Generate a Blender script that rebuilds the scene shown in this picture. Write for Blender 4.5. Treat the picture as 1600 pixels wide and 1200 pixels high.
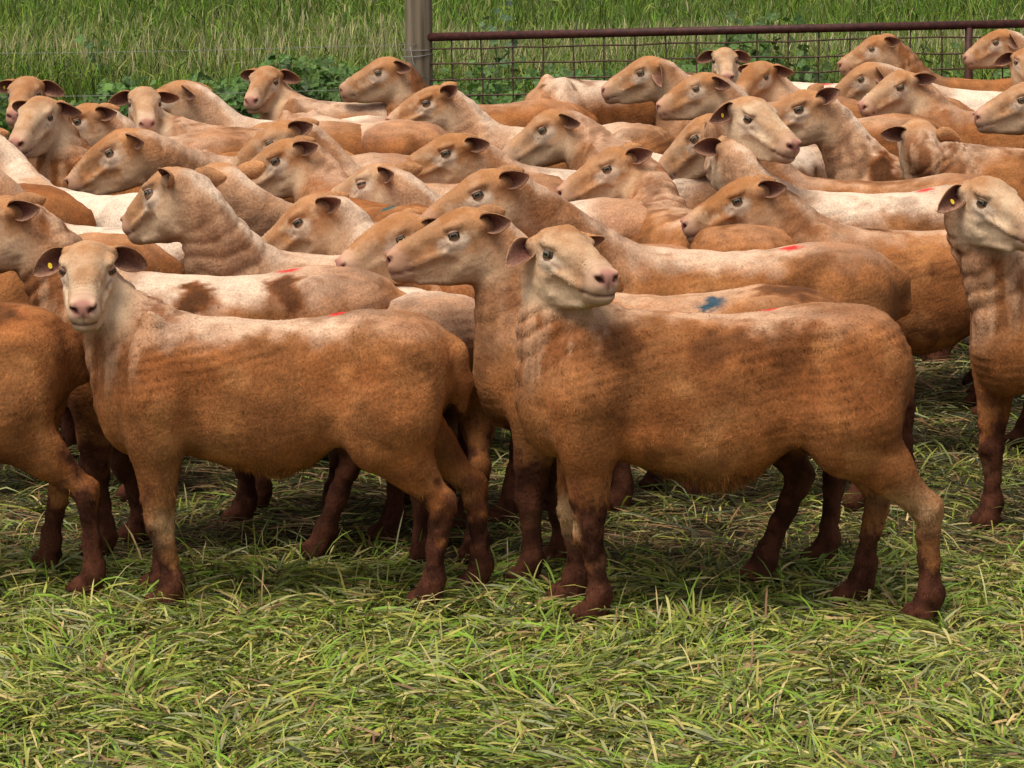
import bpy, math, random
import numpy as np

# ------------------------------------------------------------------ camera, sky, sun, exposure
SC = bpy.context.scene
for o in list(bpy.data.objects):
    bpy.data.objects.remove(o)
COL = SC.collection
CAM_H = 1.64
FPX = 4400.0                      # focal length in pixels of a 1600 px wide picture
PITCH = math.atan(796.0 / FPX)
cam_data = bpy.data.cameras.new('camera')
cam_data.sensor_width = 36.0
cam_data.lens = FPX / 1600.0 * 36.0
cam_data.clip_end = 2000.0
cam = bpy.data.objects.new('camera', cam_data)
COL.objects.link(cam)
cam.location = (0, 0, CAM_H)
cam.rotation_euler = (math.radians(90) - PITCH, 0, 0)
SC.camera = cam

SUN_EL, SUN_AZ = math.radians(68), math.radians(222)     # azimuth clockwise from +Y: behind the camera, to the left
w = bpy.data.worlds.new('World')
SC.world = w
w.use_nodes = True
nt = w.node_tree
bg = nt.nodes['Background']
sky = nt.nodes.new('ShaderNodeTexSky')
sky.sky_type = 'NISHITA'
sky.sun_disc = False
sky.sun_elevation = SUN_EL
sky.sun_rotation = SUN_AZ
sky.dust_density = 4.0
hs = nt.nodes.new('ShaderNodeHueSaturation')
hs.inputs['Saturation'].default_value = 0.25              # overcast: a nearly grey sky
nt.links.new(sky.outputs[0], hs.inputs['Color'])
nt.links.new(hs.outputs[0], bg.inputs['Color'])
bg.inputs['Strength'].default_value = 0.078
sd = bpy.data.lights.new('sun', 'SUN')
sd.energy = 1.5
sd.angle = math.radians(30)
sd.color = (1.0, 0.93, 0.82)
sun = bpy.data.objects.new('sun', sd)
COL.objects.link(sun)
sun.rotation_euler = (math.radians(90) - SUN_EL, 0, -SUN_AZ + math.pi)
SC.view_settings.view_transform = 'Standard'
SC.view_settings.look = 'None'
SC.view_settings.gamma = 1.0
SC.view_settings.exposure = 1.08
try:
    SC.view_settings.use_curve_mapping = False
except Exception:
    pass
SC.render.engine = 'CYCLES'
SC.cycles.max_bounces = 6
SC.cycles.use_denoising = True

CP, SP = math.cos(PITCH), math.sin(PITCH)
def ray(px, py):
    u, v = (px - 800.0) / FPX, (600.0 - py) / FPX
    return np.array([u, CP + v * SP, -SP + v * CP])
def at_z(px, py, z):
    d = ray(px, py)
    return np.array([0, 0, CAM_H]) + d * ((z - CAM_H) / d[2])
def at_y(px, py, y):
    d = ray(px, py)
    return np.array([0, 0, CAM_H]) + d * (y / d[1])

# ------------------------------------------------------------------ helpers
def mesh_np(name, verts, faces, col=None, smooth=True, mats=None, midx=None):
    """verts (N,3); faces: list of int arrays, each (M,k)"""
    me = bpy.data.meshes.new(name)
    if not isinstance(faces, (list, tuple)):
        faces = [faces]
    faces = [np.asarray(f, dtype=np.int32) for f in faces if len(f)]
    me.vertices.add(len(verts))
    me.vertices.foreach_set('co', np.ascontiguousarray(verts, dtype=np.float32).ravel())
    nl = sum(f.size for f in faces)
    nf = sum(len(f) for f in faces)
    me.loops.add(nl)
    me.polygons.add(nf)
    me.loops.foreach_set('vertex_index', np.concatenate([f.ravel() for f in faces]))
    tot = np.concatenate([np.full(len(f), f.shape[1], dtype=np.int32) for f in faces])
    start = np.concatenate([[0], np.cumsum(tot)[:-1]]).astype(np.int32)
    me.polygons.foreach_set('loop_start', start)
    me.polygons.foreach_set('loop_total', tot)
    me.polygons.foreach_set('use_smooth', np.full(nf, smooth, dtype=bool))
    if midx is not None:
        me.polygons.foreach_set('material_index', np.asarray(midx, dtype=np.int32))
    if col is not None:
        c = np.ones((len(verts), 4), dtype=np.float32)
        c[:, :col.shape[1]] = col
        a = me.attributes.new('col', 'FLOAT_COLOR', 'POINT')
        a.data.foreach_set('color', c.ravel())
    for m in (mats or []):
        me.materials.append(m)
    me.update(calc_edges=True)
    return me

def link(name, me, parent=None, loc=None, **props):
    o = bpy.data.objects.new(name, me)
    COL.objects.link(o)
    if parent is not None:
        o.parent = parent
    if loc is not None:
        o.location = loc
    for k, v in props.items():
        if v is not None:
            o[k] = v
    return o

class MB:
    """collects simple solid shapes into one mesh"""
    def __init__(self):
        self.v, self.f, self.n = [], [], 0
    def add(self, v, f):
        self.v += [tuple(p) for p in v]
        self.f += [tuple(i + self.n for i in q) for q in f]
        self.n += len(v)
    def tube(self, pts, r, seg=8, cap=True):
        pts = [np.array(p, float) for p in pts]
        rr = r if hasattr(r, '__len__') else [r] * len(pts)
        vs, fs = [], []
        t0 = pts[1] - pts[0]
        ref = np.array([0, 0, 1.0]) if abs(t0[2]) < 0.8 * np.linalg.norm(t0) else np.array([1.0, 0, 0])
        for i, p in enumerate(pts):
            t = pts[min(i + 1, len(pts) - 1)] - pts[max(i - 1, 0)]
            t = t / np.linalg.norm(t)
            a = np.cross(t, ref); a /= np.linalg.norm(a)
            b = np.cross(t, a)
            for k in range(seg):
                an = 2 * math.pi * k / seg
                vs.append(p + rr[i] * (math.cos(an) * a + math.sin(an) * b))
        for i in range(len(pts) - 1):
            for k in range(seg):
                k2 = (k + 1) % seg
                fs.append((i * seg + k, i * seg + k2, (i + 1) * seg + k2, (i + 1) * seg + k))
        if cap:
            fs.append(tuple(range(seg))[::-1])
            fs.append(tuple(range((len(pts) - 1) * seg, len(pts) * seg)))
        self.add(vs, fs)
    def build(self, name, mat, parent=None, smooth=True, loc=None, **props):
        me = bpy.data.meshes.new(name)
        me.from_pydata(self.v, [], self.f)
        me.polygons.foreach_set('use_smooth', [smooth] * len(me.polygons))
        me.materials.append(mat)
        me.update()
        return link(name, me, parent, loc, **props)

# value noise -------------------------------------------------------
def _hash(ix, iy, iz, seed):
    h = (ix * 374761393 + iy * 668265263 + iz * 2147483647 + seed * 1274126177) & 0xFFFFFFFF
    h = ((h ^ (h >> 13)) * 1274126177) & 0xFFFFFFFF
    h = h ^ (h >> 16)
    return (h & 0xFFFF).astype(np.float32) / 65535.0
def vnoise(P, freq, seed=0):
    Q = np.asarray(P, dtype=np.float64) * freq
    I = np.floor(Q).astype(np.int64)
    F = (Q - I).astype(np.float32)
    F = F * F * (3 - 2 * F)
    out = 0
    for dx in (0, 1):
        wx = F[:, 0] if dx else 1 - F[:, 0]
        for dy in (0, 1):
            wy = F[:, 1] if dy else 1 - F[:, 1]
            for dz in (0, 1):
                wz = F[:, 2] if dz else 1 - F[:, 2]
                out = out + wx * wy * wz * _hash(I[:, 0] + dx, I[:, 1] + dy, I[:, 2] + dz, seed)
    return out
def fbm(P, freq, seed=0, oct=3):
    a, s, t = 1.0, 0, 0
    for i in range(oct):
        s = s + a * vnoise(P, freq * 2 ** i, seed + 17 * i)
        t += a
        a *= 0.55
    return s / t
def sstep(a, b, x):
    t = np.clip((x - a) / (b - a), 0, 1)
    return t * t * (3 - 2 * t)
def mixc(c, d, m):
    return c * (1 - m[:, None]) + np.asarray(d, dtype=np.float32) * m[:, None]

# ------------------------------------------------------------------ materials
def new_mat(name):
    m = bpy.data.materials.new(name)
    m.use_nodes = True
    return m, m.node_tree.nodes, m.node_tree.links, m.node_tree.nodes['Principled BSDF']

def wool_material():
    m, N, L, P = new_mat('shorn_wool')
    P.inputs['Roughness'].default_value = 0.95
    P.inputs['Specular IOR Level'].default_value = 0.12
    P.inputs['Sheen Weight'].default_value = 0.0
    P.inputs['Sheen Roughness'].default_value = 0.6
    at = N.new('ShaderNodeAttribute'); at.attribute_name = 'col'
    tc = N.new('ShaderNodeTexCoord')
    n1 = N.new('ShaderNodeTexNoise'); n1.inputs['Scale'].default_value = 165; n1.inputs['Detail'].default_value = 3; n1.inputs['Roughness'].default_value = 0.6
    mp = N.new('ShaderNodeMapping'); mp.inputs['Scale'].default_value = (1.0, 1.0, 0.65)
    n2 = N.new('ShaderNodeTexNoise'); n2.inputs['Scale'].default_value = 260; n2.inputs['Detail'].default_value = 2
    n3 = N.new('ShaderNodeTexNoise'); n3.inputs['Scale'].default_value = 18; n3.inputs['Detail'].default_value = 5; n3.inputs['Roughness'].default_value = 0.6
    L.new(tc.outputs['Object'], mp.inputs['Vector'])
    L.new(mp.outputs[0], n1.inputs['Vector']); L.new(mp.outputs[0], n2.inputs['Vector'])
    L.new(tc.outputs['Object'], n3.inputs['Vector'])
    # colour grain: clumps darker in the gaps, lighter at the tips
    r1 = N.new('ShaderNodeMapRange'); r1.inputs['From Min'].default_value = 0.3; r1.inputs['From Max'].default_value = 0.72
    r1.inputs['To Min'].default_value = 0.74; r1.inputs['To Max'].default_value = 1.2
    L.new(n1.outputs['Fac'], r1.inputs['Value'])
    r3 = N.new('ShaderNodeMapRange'); r3.inputs['From Min'].default_value = 0.3; r3.inputs['From Max'].default_value = 0.7
    r3.inputs['To Min'].default_value = 0.80; r3.inputs['To Max'].default_value = 1.18
    L.new(n3.outputs['Fac'], r3.inputs['Value'])
    mu = N.new('ShaderNodeMath'); mu.operation = 'MULTIPLY'
    L.new(r1.outputs[0], mu.inputs[0]); L.new(r3.outputs[0], mu.inputs[1])
    # blend grain by alpha (wooliness)
    ma = N.new('ShaderNodeMix'); ma.data_type = 'FLOAT'; ma.inputs[2].default_value = 1.0
    L.new(at.outputs['Alpha'], ma.inputs[0]); L.new(mu.outputs[0], ma.inputs[3])
    vm = N.new('ShaderNodeVectorMath'); vm.operation = 'SCALE'
    L.new(at.outputs['Color'], vm.inputs[0]); L.new(ma.outputs[0], vm.inputs['Scale'])
    L.new(vm.outputs[0], P.inputs['Base Color'])
    ad = N.new('ShaderNodeMath'); ad.operation = 'MULTIPLY_ADD'; ad.inputs[1].default_value = 0.35
    L.new(n2.outputs['Fac'], ad.inputs[0]); L.new(n1.outputs['Fac'], ad.inputs[2])
    wv = N.new('ShaderNodeTexWave'); wv.wave_type = 'BANDS'; wv.bands_direction = 'DIAGONAL'
    wv.inputs['Scale'].default_value = 22; wv.inputs['Distortion'].default_value = 9; wv.inputs['Detail'].default_value = 2.5; wv.inputs['Detail Scale'].default_value = 1.2
    mw = N.new('ShaderNodeMapping'); mw.inputs['Scale'].default_value = (0.55, 0.5, 1.5)
    L.new(tc.outputs['Object'], mw.inputs['Vector']); L.new(mw.outputs[0], wv.inputs['Vector'])
    ad2 = N.new('ShaderNodeMath'); ad2.operation = 'MULTIPLY_ADD'; ad2.inputs[1].default_value = 0.10
    L.new(wv.outputs['Fac'], ad2.inputs[0]); L.new(ad.outputs[0], ad2.inputs[2])
    bm = N.new('ShaderNodeMath'); bm.operation = 'MULTIPLY'
    L.new(ad2.outputs[0], bm.inputs[0]); L.new(at.outputs['Alpha'], bm.inputs[1])
    bu = N.new('ShaderNodeBump'); bu.inputs['Strength'].default_value = 0.5; bu.inputs['Distance'].default_value = 0.005
    L.new(bm.outputs[0], bu.inputs['Height'])
    L.new(bu.outputs[0], P.inputs['Normal'])
    return m

def attr_material(name, rough=0.9, transl=0.0, spec=0.2, noise=None, bump=0.0, coat=0.0):
    m, N, L, P = new_mat(name)
    P.inputs['Roughness'].default_value = rough
    P.inputs['Specular IOR Level'].default_value = spec
    P.inputs['Coat Weight'].default_value = coat
    at = N.new('ShaderNodeAttribute'); at.attribute_name = 'col'
    src = at.outputs['Color']
    if noise:
        tc = N.new('ShaderNodeTexCoord')
        n1 = N.new('ShaderNodeTexNoise'); n1.inputs['Scale'].default_value = noise; n1.inputs['Detail'].default_value = 4
        L.new(tc.outputs['Object'], n1.inputs['Vector'])
        r = N.new('ShaderNodeMapRange'); r.inputs['From Min'].default_value = .3; r.inputs['From Max'].default_value = .7
        r.inputs['To Min'].default_value = .7; r.inputs['To Max'].default_value = 1.25
        L.new(n1.outputs['Fac'], r.inputs['Value'])
        vm = N.new('ShaderNodeVectorMath'); vm.operation = 'SCALE'
        L.new(src, vm.inputs[0]); L.new(r.outputs[0], vm.inputs['Scale'])
        src = vm.outputs[0]
        if bump:
            bu = N.new('ShaderNodeBump'); bu.inputs['Strength'].default_value = 0.6; bu.inputs['Distance'].default_value = bump
            L.new(n1.outputs['Fac'], bu.inputs['Height']); L.new(bu.outputs[0], P.inputs['Normal'])
    L.new(src, P.inputs['Base Color'])
    if transl > 0:
        tr = N.new('ShaderNodeBsdfTranslucent')
        L.new(src, tr.inputs['Color'])
        mx = N.new('ShaderNodeMixShader'); mx.inputs[0].default_value = transl
        L.new(P.outputs[0], mx.inputs[1]); L.new(tr.outputs[0], mx.inputs[2])
        L.new(mx.outputs[0], N['Material Output'].inputs['Surface'])
    return m

def noise_material(name, c1, c2, scale, rough=0.9, stretch=(1, 1, 1), bump=0.0, detail=6, metallic=0.0):
    m, N, L, P = new_mat(name)
    P.inputs['Roughness'].default_value = rough
    P.inputs['Metallic'].default_value = metallic
    P.inputs['Specular IOR Level'].default_value = 0.25
    tc = N.new('ShaderNodeTexCoord')
    mp = N.new('ShaderNodeMapping'); mp.inputs['Scale'].default_value = stretch
    n1 = N.new('ShaderNodeTexNoise'); n1.inputs['Scale'].default_value = scale; n1.inputs['Detail'].default_value = detail
    L.new(tc.outputs['Object'], mp.inputs['Vector']); L.new(mp.outputs[0], n1.inputs['Vector'])
    cr = N.new('ShaderNodeValToRGB')
    cr.color_ramp.elements[0].position = 0.35; cr.color_ramp.elements[0].color = (*c1, 1)
    cr.color_ramp.elements[1].position = 0.65; cr.color_ramp.elements[1].color = (*c2, 1)
    L.new(n1.outputs['Fac'], cr.inputs[0]); L.new(cr.outputs[0], P.inputs['Base Color'])
    if bump:
        bu = N.new('ShaderNodeBump'); bu.inputs['Distance'].default_value = bump; bu.inputs['Strength'].default_value = 0.7
        L.new(n1.outputs['Fac'], bu.inputs['Height']); L.new(bu.outputs[0], P.inputs['Normal'])
    return m

M_WOOL = wool_material()
M_FLEECE = attr_material('wool_stubble', 0.95, 0.15, 0.05)
M_EAR = attr_material('ear_skin', 0.85, 0.12, 0.15, noise=140, bump=0.004)
M_EYE = attr_material('eyeball', 0.2, 0.0, 0.35)
M_LID = attr_material('eyelid_skin', 0.7, 0.0, 0.25)
M_TAG = noise_material('yellow_plastic', (0.75, 0.5, 0.02), (0.85, 0.6, 0.05), 60, 0.45)
M_GRASS = attr_material('cut_grass', 0.6, 0.3, 0.3)
M_CROP = attr_material('crop_blades', 0.65, 0.3, 0.25)
M_LEAF = attr_material('weed_leaf', 0.55, 0.3, 0.35)
M_SOIL = noise_material('matted_soil', (0.022, 0.012, 0.007), (0.075, 0.045, 0.022), 14, 0.95, bump=0.02)
M_POST = noise_material('weathered_timber', (0.085, 0.060, 0.038), (0.235, 0.185, 0.125), 34, 0.95, (1, 1, 0.05), 0.012)
M_RUST = noise_material('rusty_painted_steel', (0.032, 0.010, 0.008), (0.075, 0.022, 0.015), 40, 0.6, bump=0.001)
M_WIRE = noise_material('rusty_wire', (0.05, 0.024, 0.016), (0.11, 0.06, 0.04), 60, 0.6)
M_GALV = noise_material('dull_wire', (0.16, 0.155, 0.14), (0.26, 0.25, 0.23), 60, 0.55)

# ------------------------------------------------------------------ ground and field
GATE_Y = 13.8
def ground_sheet():
    xs = np.concatenate([np.linspace(-400, -6, 18), np.linspace(-5, 5, 90), np.linspace(6, 400, 18)])
    ys = np.concatenate([np.linspace(-60, 2, 12), np.linspace(2.3, 16, 120), np.linspace(18, 900, 30)])
    X, Y = np.meshgrid(xs, ys, indexing='ij')
    P = np.stack([X.ravel(), Y.ravel(), 0 * X.ravel()], 1)
    near = np.exp(-(np.maximum(np.abs(P[:, 0]) - 5, 0) / 4) ** 2) * (P[:, 1] < 16) * (P[:, 1] > 2)
    P[:, 2] = -0.012 + (fbm(P, 3.0, 5) - 0.5) * 0.03 * near
    nx, ny = len(xs), len(ys)
    i = np.arange(nx * ny).reshape(nx, ny)
    F = np.stack([i[:-1, :-1].ravel(), i[1:, :-1].ravel(), i[1:, 1:].ravel(), i[:-1, 1:].ravel()], 1)
    me = mesh_np('ground', P, F, mats=[M_SOIL])
    return link('ground', me, kind='structure', label='bare soil and straw under the trampled grass', category='ground')
ground_sheet()

RNG = np.random.default_rng(11)
def blades(base, az, length, width, e0, bend, nseg, twist, rng):
    """curved tapering blades: base (N,3), azimuth, start elevation e0, bend (radians over length)"""
    n = len(base)
    P = np.zeros((n, nseg + 1, 3)); P[:, 0] = base
    dirh = np.stack([np.cos(az), np.sin(az)], 1)
    e = e0.copy()
    for k in range(nseg):
        st = length / nseg
        P[:, k + 1, :2] = P[:, k, :2] + dirh * (np.cos(e) * st)[:, None]
        P[:, k + 1, 2] = P[:, k, 2] + np.sin(e) * st
        e = e - bend / nseg
    side = np.stack([-np.sin(az) * np.cos(twist), np.cos(az) * np.cos(twist), np.sin(twist)], 1)
    V = np.zeros((n, 2 * nseg + 1, 3))
    for k in range(nseg):
        t = k / nseg
        wd = width * (0.55 + 0.9 * t) * (1 - t) ** 0.55 if k else width * 0.55
        V[:, 2 * k] = P[:, k] - side * (wd / 2)[:, None]
        V[:, 2 * k + 1] = P[:, k] + side * (wd / 2)[:, None]
    V[:, 2 * nseg] = P[:, nseg]
    m = 2 * nseg + 1
    off = (np.arange(n) * m)[:, None]
    quads = np.concatenate([off + np.array([[2 * k, 2 * k + 1, 2 * k + 3, 2 * k + 2]]) for k in range(nseg - 1)]) if nseg > 1 else np.zeros((0, 4), int)
    tris = off + np.array([[2 * nseg - 2, 2 * nseg - 1, 2 * nseg]])
    return V, quads, tris

PAL = np.array([[0.215, 0.250, 0.036], [0.135, 0.160, 0.032], [0.370, 0.350, 0.078], [0.520, 0.420, 0.170],
                [0.265, 0.270, 0.120], [0.050, 0.054, 0.016], [0.200, 0.310, 0.032], [0.270, 0.160, 0.072]])
def blade_cols(n, probs, rng, m, tip=1.15):
    p = np.array(probs, float); p /= p.sum()
    c = PAL[rng.choice(len(PAL), n, p=p)] * rng.uniform(0.75, 1.3, (n, 1)) * rng.uniform(0.92, 1.08, (n, 3))
    g = np.linspace(0.92, tip, m)[None, :, None]
    return (c[:, None, :] * g)

def merge_blades(name, sets, mat, **props):
    Vs, Q, T, C, off = [], [], [], [], 0
    for V, q, t, c in sets:
        n, m, _ = V.shape
        Vs.append(V.reshape(-1, 3)); C.append(c.reshape(-1, 3))
        Q.append(q + off); T.append(t + off); off += n * m
    me = mesh_np(name, np.concatenate(Vs), [np.concatenate(Q), np.concatenate(T)], np.concatenate(C), True, [mat])
    return link(name, me, **props)

def in_view(P, margin=0.35):
    return np.abs(P[:, 0]) < (P[:, 1] * 0.182 + margin)

def lawn():
    rng = RNG
    sets = []
    def scatter(n, y0, y1, probs, lo, hi, wd, e_rng, b_rng, zmax, spread, nseg=4, margin=0.35, swirl=2.3, thin=None):
        y = np.sqrt(rng.uniform(y0 ** 2, y1 ** 2, n))
        x = rng.uniform(-1, 1, n) * (y * 0.182 + margin * .6)
        far = rng.random(n) < .20
        x = np.where(far, x + np.sign(x) * rng.uniform(.2, 1.3, n), x)
        P = np.stack([x, y, np.zeros(n)], 1)
        if thin is not None:
            keep = fbm(P, thin[0], 91) > thin[1]
            P = P[keep]
        n = len(P)
        P[:, 2] = rng.uniform(-0.02, zmax, n) * .8 - .006 + (fbm(P, 4.5, 77) - 0.5) * 0.045
        az = (fbm(P * [1, 1, 0], swirl, 40, 2) - 0.5) * 4 * math.pi * 1.6 + rng.normal(0, spread, n)
        ln = rng.uniform(lo, hi, n)
        e0 = rng.uniform(*e_rng, n); b = rng.uniform(*b_rng, n)
        V, q, t = blades(P, az, ln, rng.uniform(wd[0], wd[1], n), e0, b, nseg, rng.uniform(-0.8, 0.8, n), rng)
        V[:, :, 2] = np.maximum(V[:, :, 2], -0.01 + rng.uniform(0, 0.02, (n, 1)))
        sets.append((V, q, t, blade_cols(n, probs, rng, 2 * nseg + 1)))
    # matted lying layer in the foreground
    scatter(60000, 4.7, 6.6, [4.5, 3.6, 3.6, 2.2, 3, 2.2, 3, 1.4], 0.04, 0.115, (0.005, 0.0105), (-0.05, 0.4), (0.1, 0.8), 0.04, 0.8, nseg=3)
    # tufts standing a little higher, greener, in clumps
    scatter(11000, 4.7, 6.7, [4, 2, 3, 1.0, 2, 1, 6, 0.2], 0.06, 0.14, (0.0045, 0.009), (0.3, 1.1), (0.7, 2.0), 0.02, 0.9, thin=(3.2, 0.52))
    scatter(1300, 4.7, 6.8, [3, 2, 3, 4, 2, 0, 4, 1], 0.06, 0.14, (0.003, 0.006), (0.7, 1.45), (0.3, 1.3), 0.03, 1.5)
    # trodden straw under and between the sheep
    scatter(42000, 6.3, 9.6, [0.5, 1.6, 0.5, 1.3, 1.2, 8, 0.2, 4], 0.05, 0.17, (0.0045, 0.009), (-0.05, 0.3), (0.1, 0.6), 0.03, 1.0, nseg=3, margin=0.5)  # dark tones carry both trampled mud and the shade under the flock
    scatter(5000, 6.3, 8.2, [3, 3, 3, 1, 2, 2, 2, 0.3], 0.06, 0.15, (0.0045, 0.009), (0.3, 1.0), (0.6, 1.8), 0.02, 0.8, nseg=3, thin=(2.2, 0.52))
    scatter(10000, 9.5, 13.6, [2, 2, 2, 2, 2, 3, 1, 2], 0.1, 0.25, (0.006, 0.012), (0.0, 0.7), (0.2, 0.9), 0.03, 1.0, nseg=3, margin=0.6)
    return merge_blades('trampled_grass', sets, M_GRASS, kind='stuff', label='matted trampled grass and straw under the flock', category='grass')
lawn()

def field():
    rng = np.random.default_rng(5)
    sets = []
    def stand(n, y0, y1, probs, lo, hi, wd, e_rng, b_rng, nseg=3, margin=0.5, gain=1.0, thin=None, power=1.0, az_sp=None):
        y = y0 + (y1 - y0) * rng.uniform(0, 1, n) ** power
        x = rng.uniform(-1, 1, n) * (y * 0.186 + margin * 2.4)
        P = np.stack([x, y, np.zeros(n)], 1)
        if thin is not None:
            P = P[fbm(P, thin[0], 13) > thin[1]]
        n = len(P)
        hn = 0.8 + 0.4 * fbm(P * [1, 0.5, 0], 1.1, 8)
        V, q, t = blades(P, rng.uniform(0, 2 * math.pi, n) if az_sp is None else rng.normal(az_sp, 0.9, n), rng.uniform(lo, hi, n) * hn,
                         rng.uniform(*wd, n), rng.uniform(*e_rng, n), rng.uniform(*b_rng, n), nseg, rng.uniform(-1.2, 1.2, n), rng)
        sets.append((V, q, t, blade_cols(n, probs, rng, 2 * nseg + 1) * gain * np.array([.58, .78, .58])))
        return P
    G1 = [4, 6, 2, 0.2, 1, 4, 4, 0.0]
    # crop leaves
    stand(20000, 14.5, 21, G1, 0.55, 0.82, (0.006, 0.012), (1.2, 1.56), (0.1, 0.9), power=1.3)
    stand(16000, 20, 34, G1, 0.55, 0.85, (0.010, 0.020), (1.2, 1.56), (0.1, 0.8), power=1.2)
    stand(6000, 33, 60, G1, 0.6, 0.9, (0.03, 0.06), (1.0, 1.5), (0.2, 1.3))
    def canopy(n, y0, y1, sc):
        y = y0 + (y1 - y0) * rng.uniform(0, 1, n) ** 1.3
        x = rng.uniform(-1, 1, n) * (y * 0.186 + 1.0)
        P = np.stack([x, y, 0 * y], 1)
        hn = 0.8 + 0.4 * fbm(P * [1, 0.5, 0], 1.1, 8)
        P[:, 2] = rng.uniform(.22, .60, n) * hn
        V, q, t = blades(P, rng.uniform(0, 2 * math.pi, n), rng.uniform(.10, .24, n), rng.uniform(.006, .012, n) * sc, rng.uniform(.7, 1.5, n), rng.uniform(.2, 1.8, n), 2, rng.uniform(-1.2, 1.2, n), rng)
        sets.append((V, q, t, blade_cols(n, G1, rng, 5) * np.array([.68, .80, .56])))
    canopy(42000, 14.5, 19, 1.0)
    canopy(16000, 18.5, 30, 1.6)
    # ripening ears on stems
    def ears(n, y0, y1, sc, thin):
        y = y0 + (y1 - y0) * rng.uniform(0, 1, n) ** 1.3
        x = rng.uniform(-1, 1, n) * (y * 0.186 + 0.4)
        P = np.stack([x, y, 0 * y], 1)
        P = P[fbm(P * [0.5, 1, 0], 0.9, 23) > thin]
        n = len(P)
        P[:, 2] = rng.uniform(0.38, 0.72, n) * (0.85 + 0.3 * fbm(P * [1, .5, 0], 1.1, 8))
        az = rng.uniform(0, 2 * math.pi, n)
        for dt in (0.0, 1.5):
            V, q, t = blades(P, az, rng.uniform(0.06, 0.12, n), np.full(n, 0.011 * sc), rng.uniform(1.15, 1.55, n), rng.uniform(0.1, 0.7, n), 3, np.full(n, dt), rng)
            c = np.array([0.44, 0.40, 0.19]) * rng.uniform(0.7, 1.25, (n, 1)) * rng.uniform(0.9, 1.1, (n, 3))
            sets.append((V, q, t, np.repeat(c[:, None, :], 7, 1)))
    ears(11000, 14.8, 18.5, 0.62, 0.43)
    ears(1800, 18, 28, 1.4, 0.53)
    merge_blades('crop_field', sets, M_CROP, kind='stuff', label='field of ripening cereal crop behind the gate', category='crop')
    sets.clear()
    # lush grass along the fence line
    stand(25000, 13.8, 15.0, [4, 7, 0.4, 0.05, 0.6, 5, 5, 0], 0.30, 0.62, (0.008, 0.017), (0.9, 1.5), (0.5, 1.9), nseg=4, gain=0.85, thin=(1.4, 0.34))
    merge_blades('verge_grass', sets, M_CROP, kind='stuff', label='lush green grass growing along the fence line', category='grass')
field()

def ground_cover():
    rng = np.random.default_rng(31)
    n = 17000
    y = rng.uniform(13.85, 14.5, n); x = rng.uniform(-3.8, 3.8, n)
    P = np.stack([x, y, 0 * x], 1)
    dens = fbm(P, 1.3, 61) + np.where(x < -.45, .10, -.02)
    P = P[dens > .46]; n = len(P)
    P[:, 2] = rng.uniform(.10, .66, n) * (.5 + .9 * fbm(P, 1.7, 62)) + .03
    nl = 9
    nrm = np.stack([rng.normal(0, .5, n), rng.normal(-.45, .4, n), rng.uniform(.3, 1, n)], 1); nrm /= np.linalg.norm(nrm, axis=1, keepdims=True)
    u = np.cross(nrm, rng.normal(0, 1, (n, 3))); u /= np.linalg.norm(u, axis=1, keepdims=True); v = np.cross(nrm, u)
    R = rng.uniform(.013, .035, n)
    V = np.zeros((n, nl + 1, 3)); V[:, 0] = P
    for q in range(nl):
        th = 2 * math.pi * q / nl
        rad = R * (1.0 if q % 2 == 0 else .74) * (.5 if q == 0 else 1)
        V[:, q + 1] = P + (math.cos(th) * u + math.sin(th) * v) * rad[:, None] + nrm * (rad * (.25 if q % 2 else .06))[:, None]
    off = (np.arange(n) * (nl + 1))[:, None]
    F = np.concatenate([off + np.array([[0, 1 + q, 1 + (q + 1) % nl]]) for q in range(nl)])
    c = np.array([.075, .140, .024]) * rng.uniform(.55, 1.7, (n, 1)) * rng.uniform(.88, 1.12, (n, 3))
    me = mesh_np('ground_cover', V.reshape(-1, 3), F, np.repeat(c, nl + 1, 0), False, [M_LEAF])
    link('ground_cover', me, kind='stuff', label='low dark green broad leaved ground cover along the fence', category='ground cover')
ground_cover()

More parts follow.
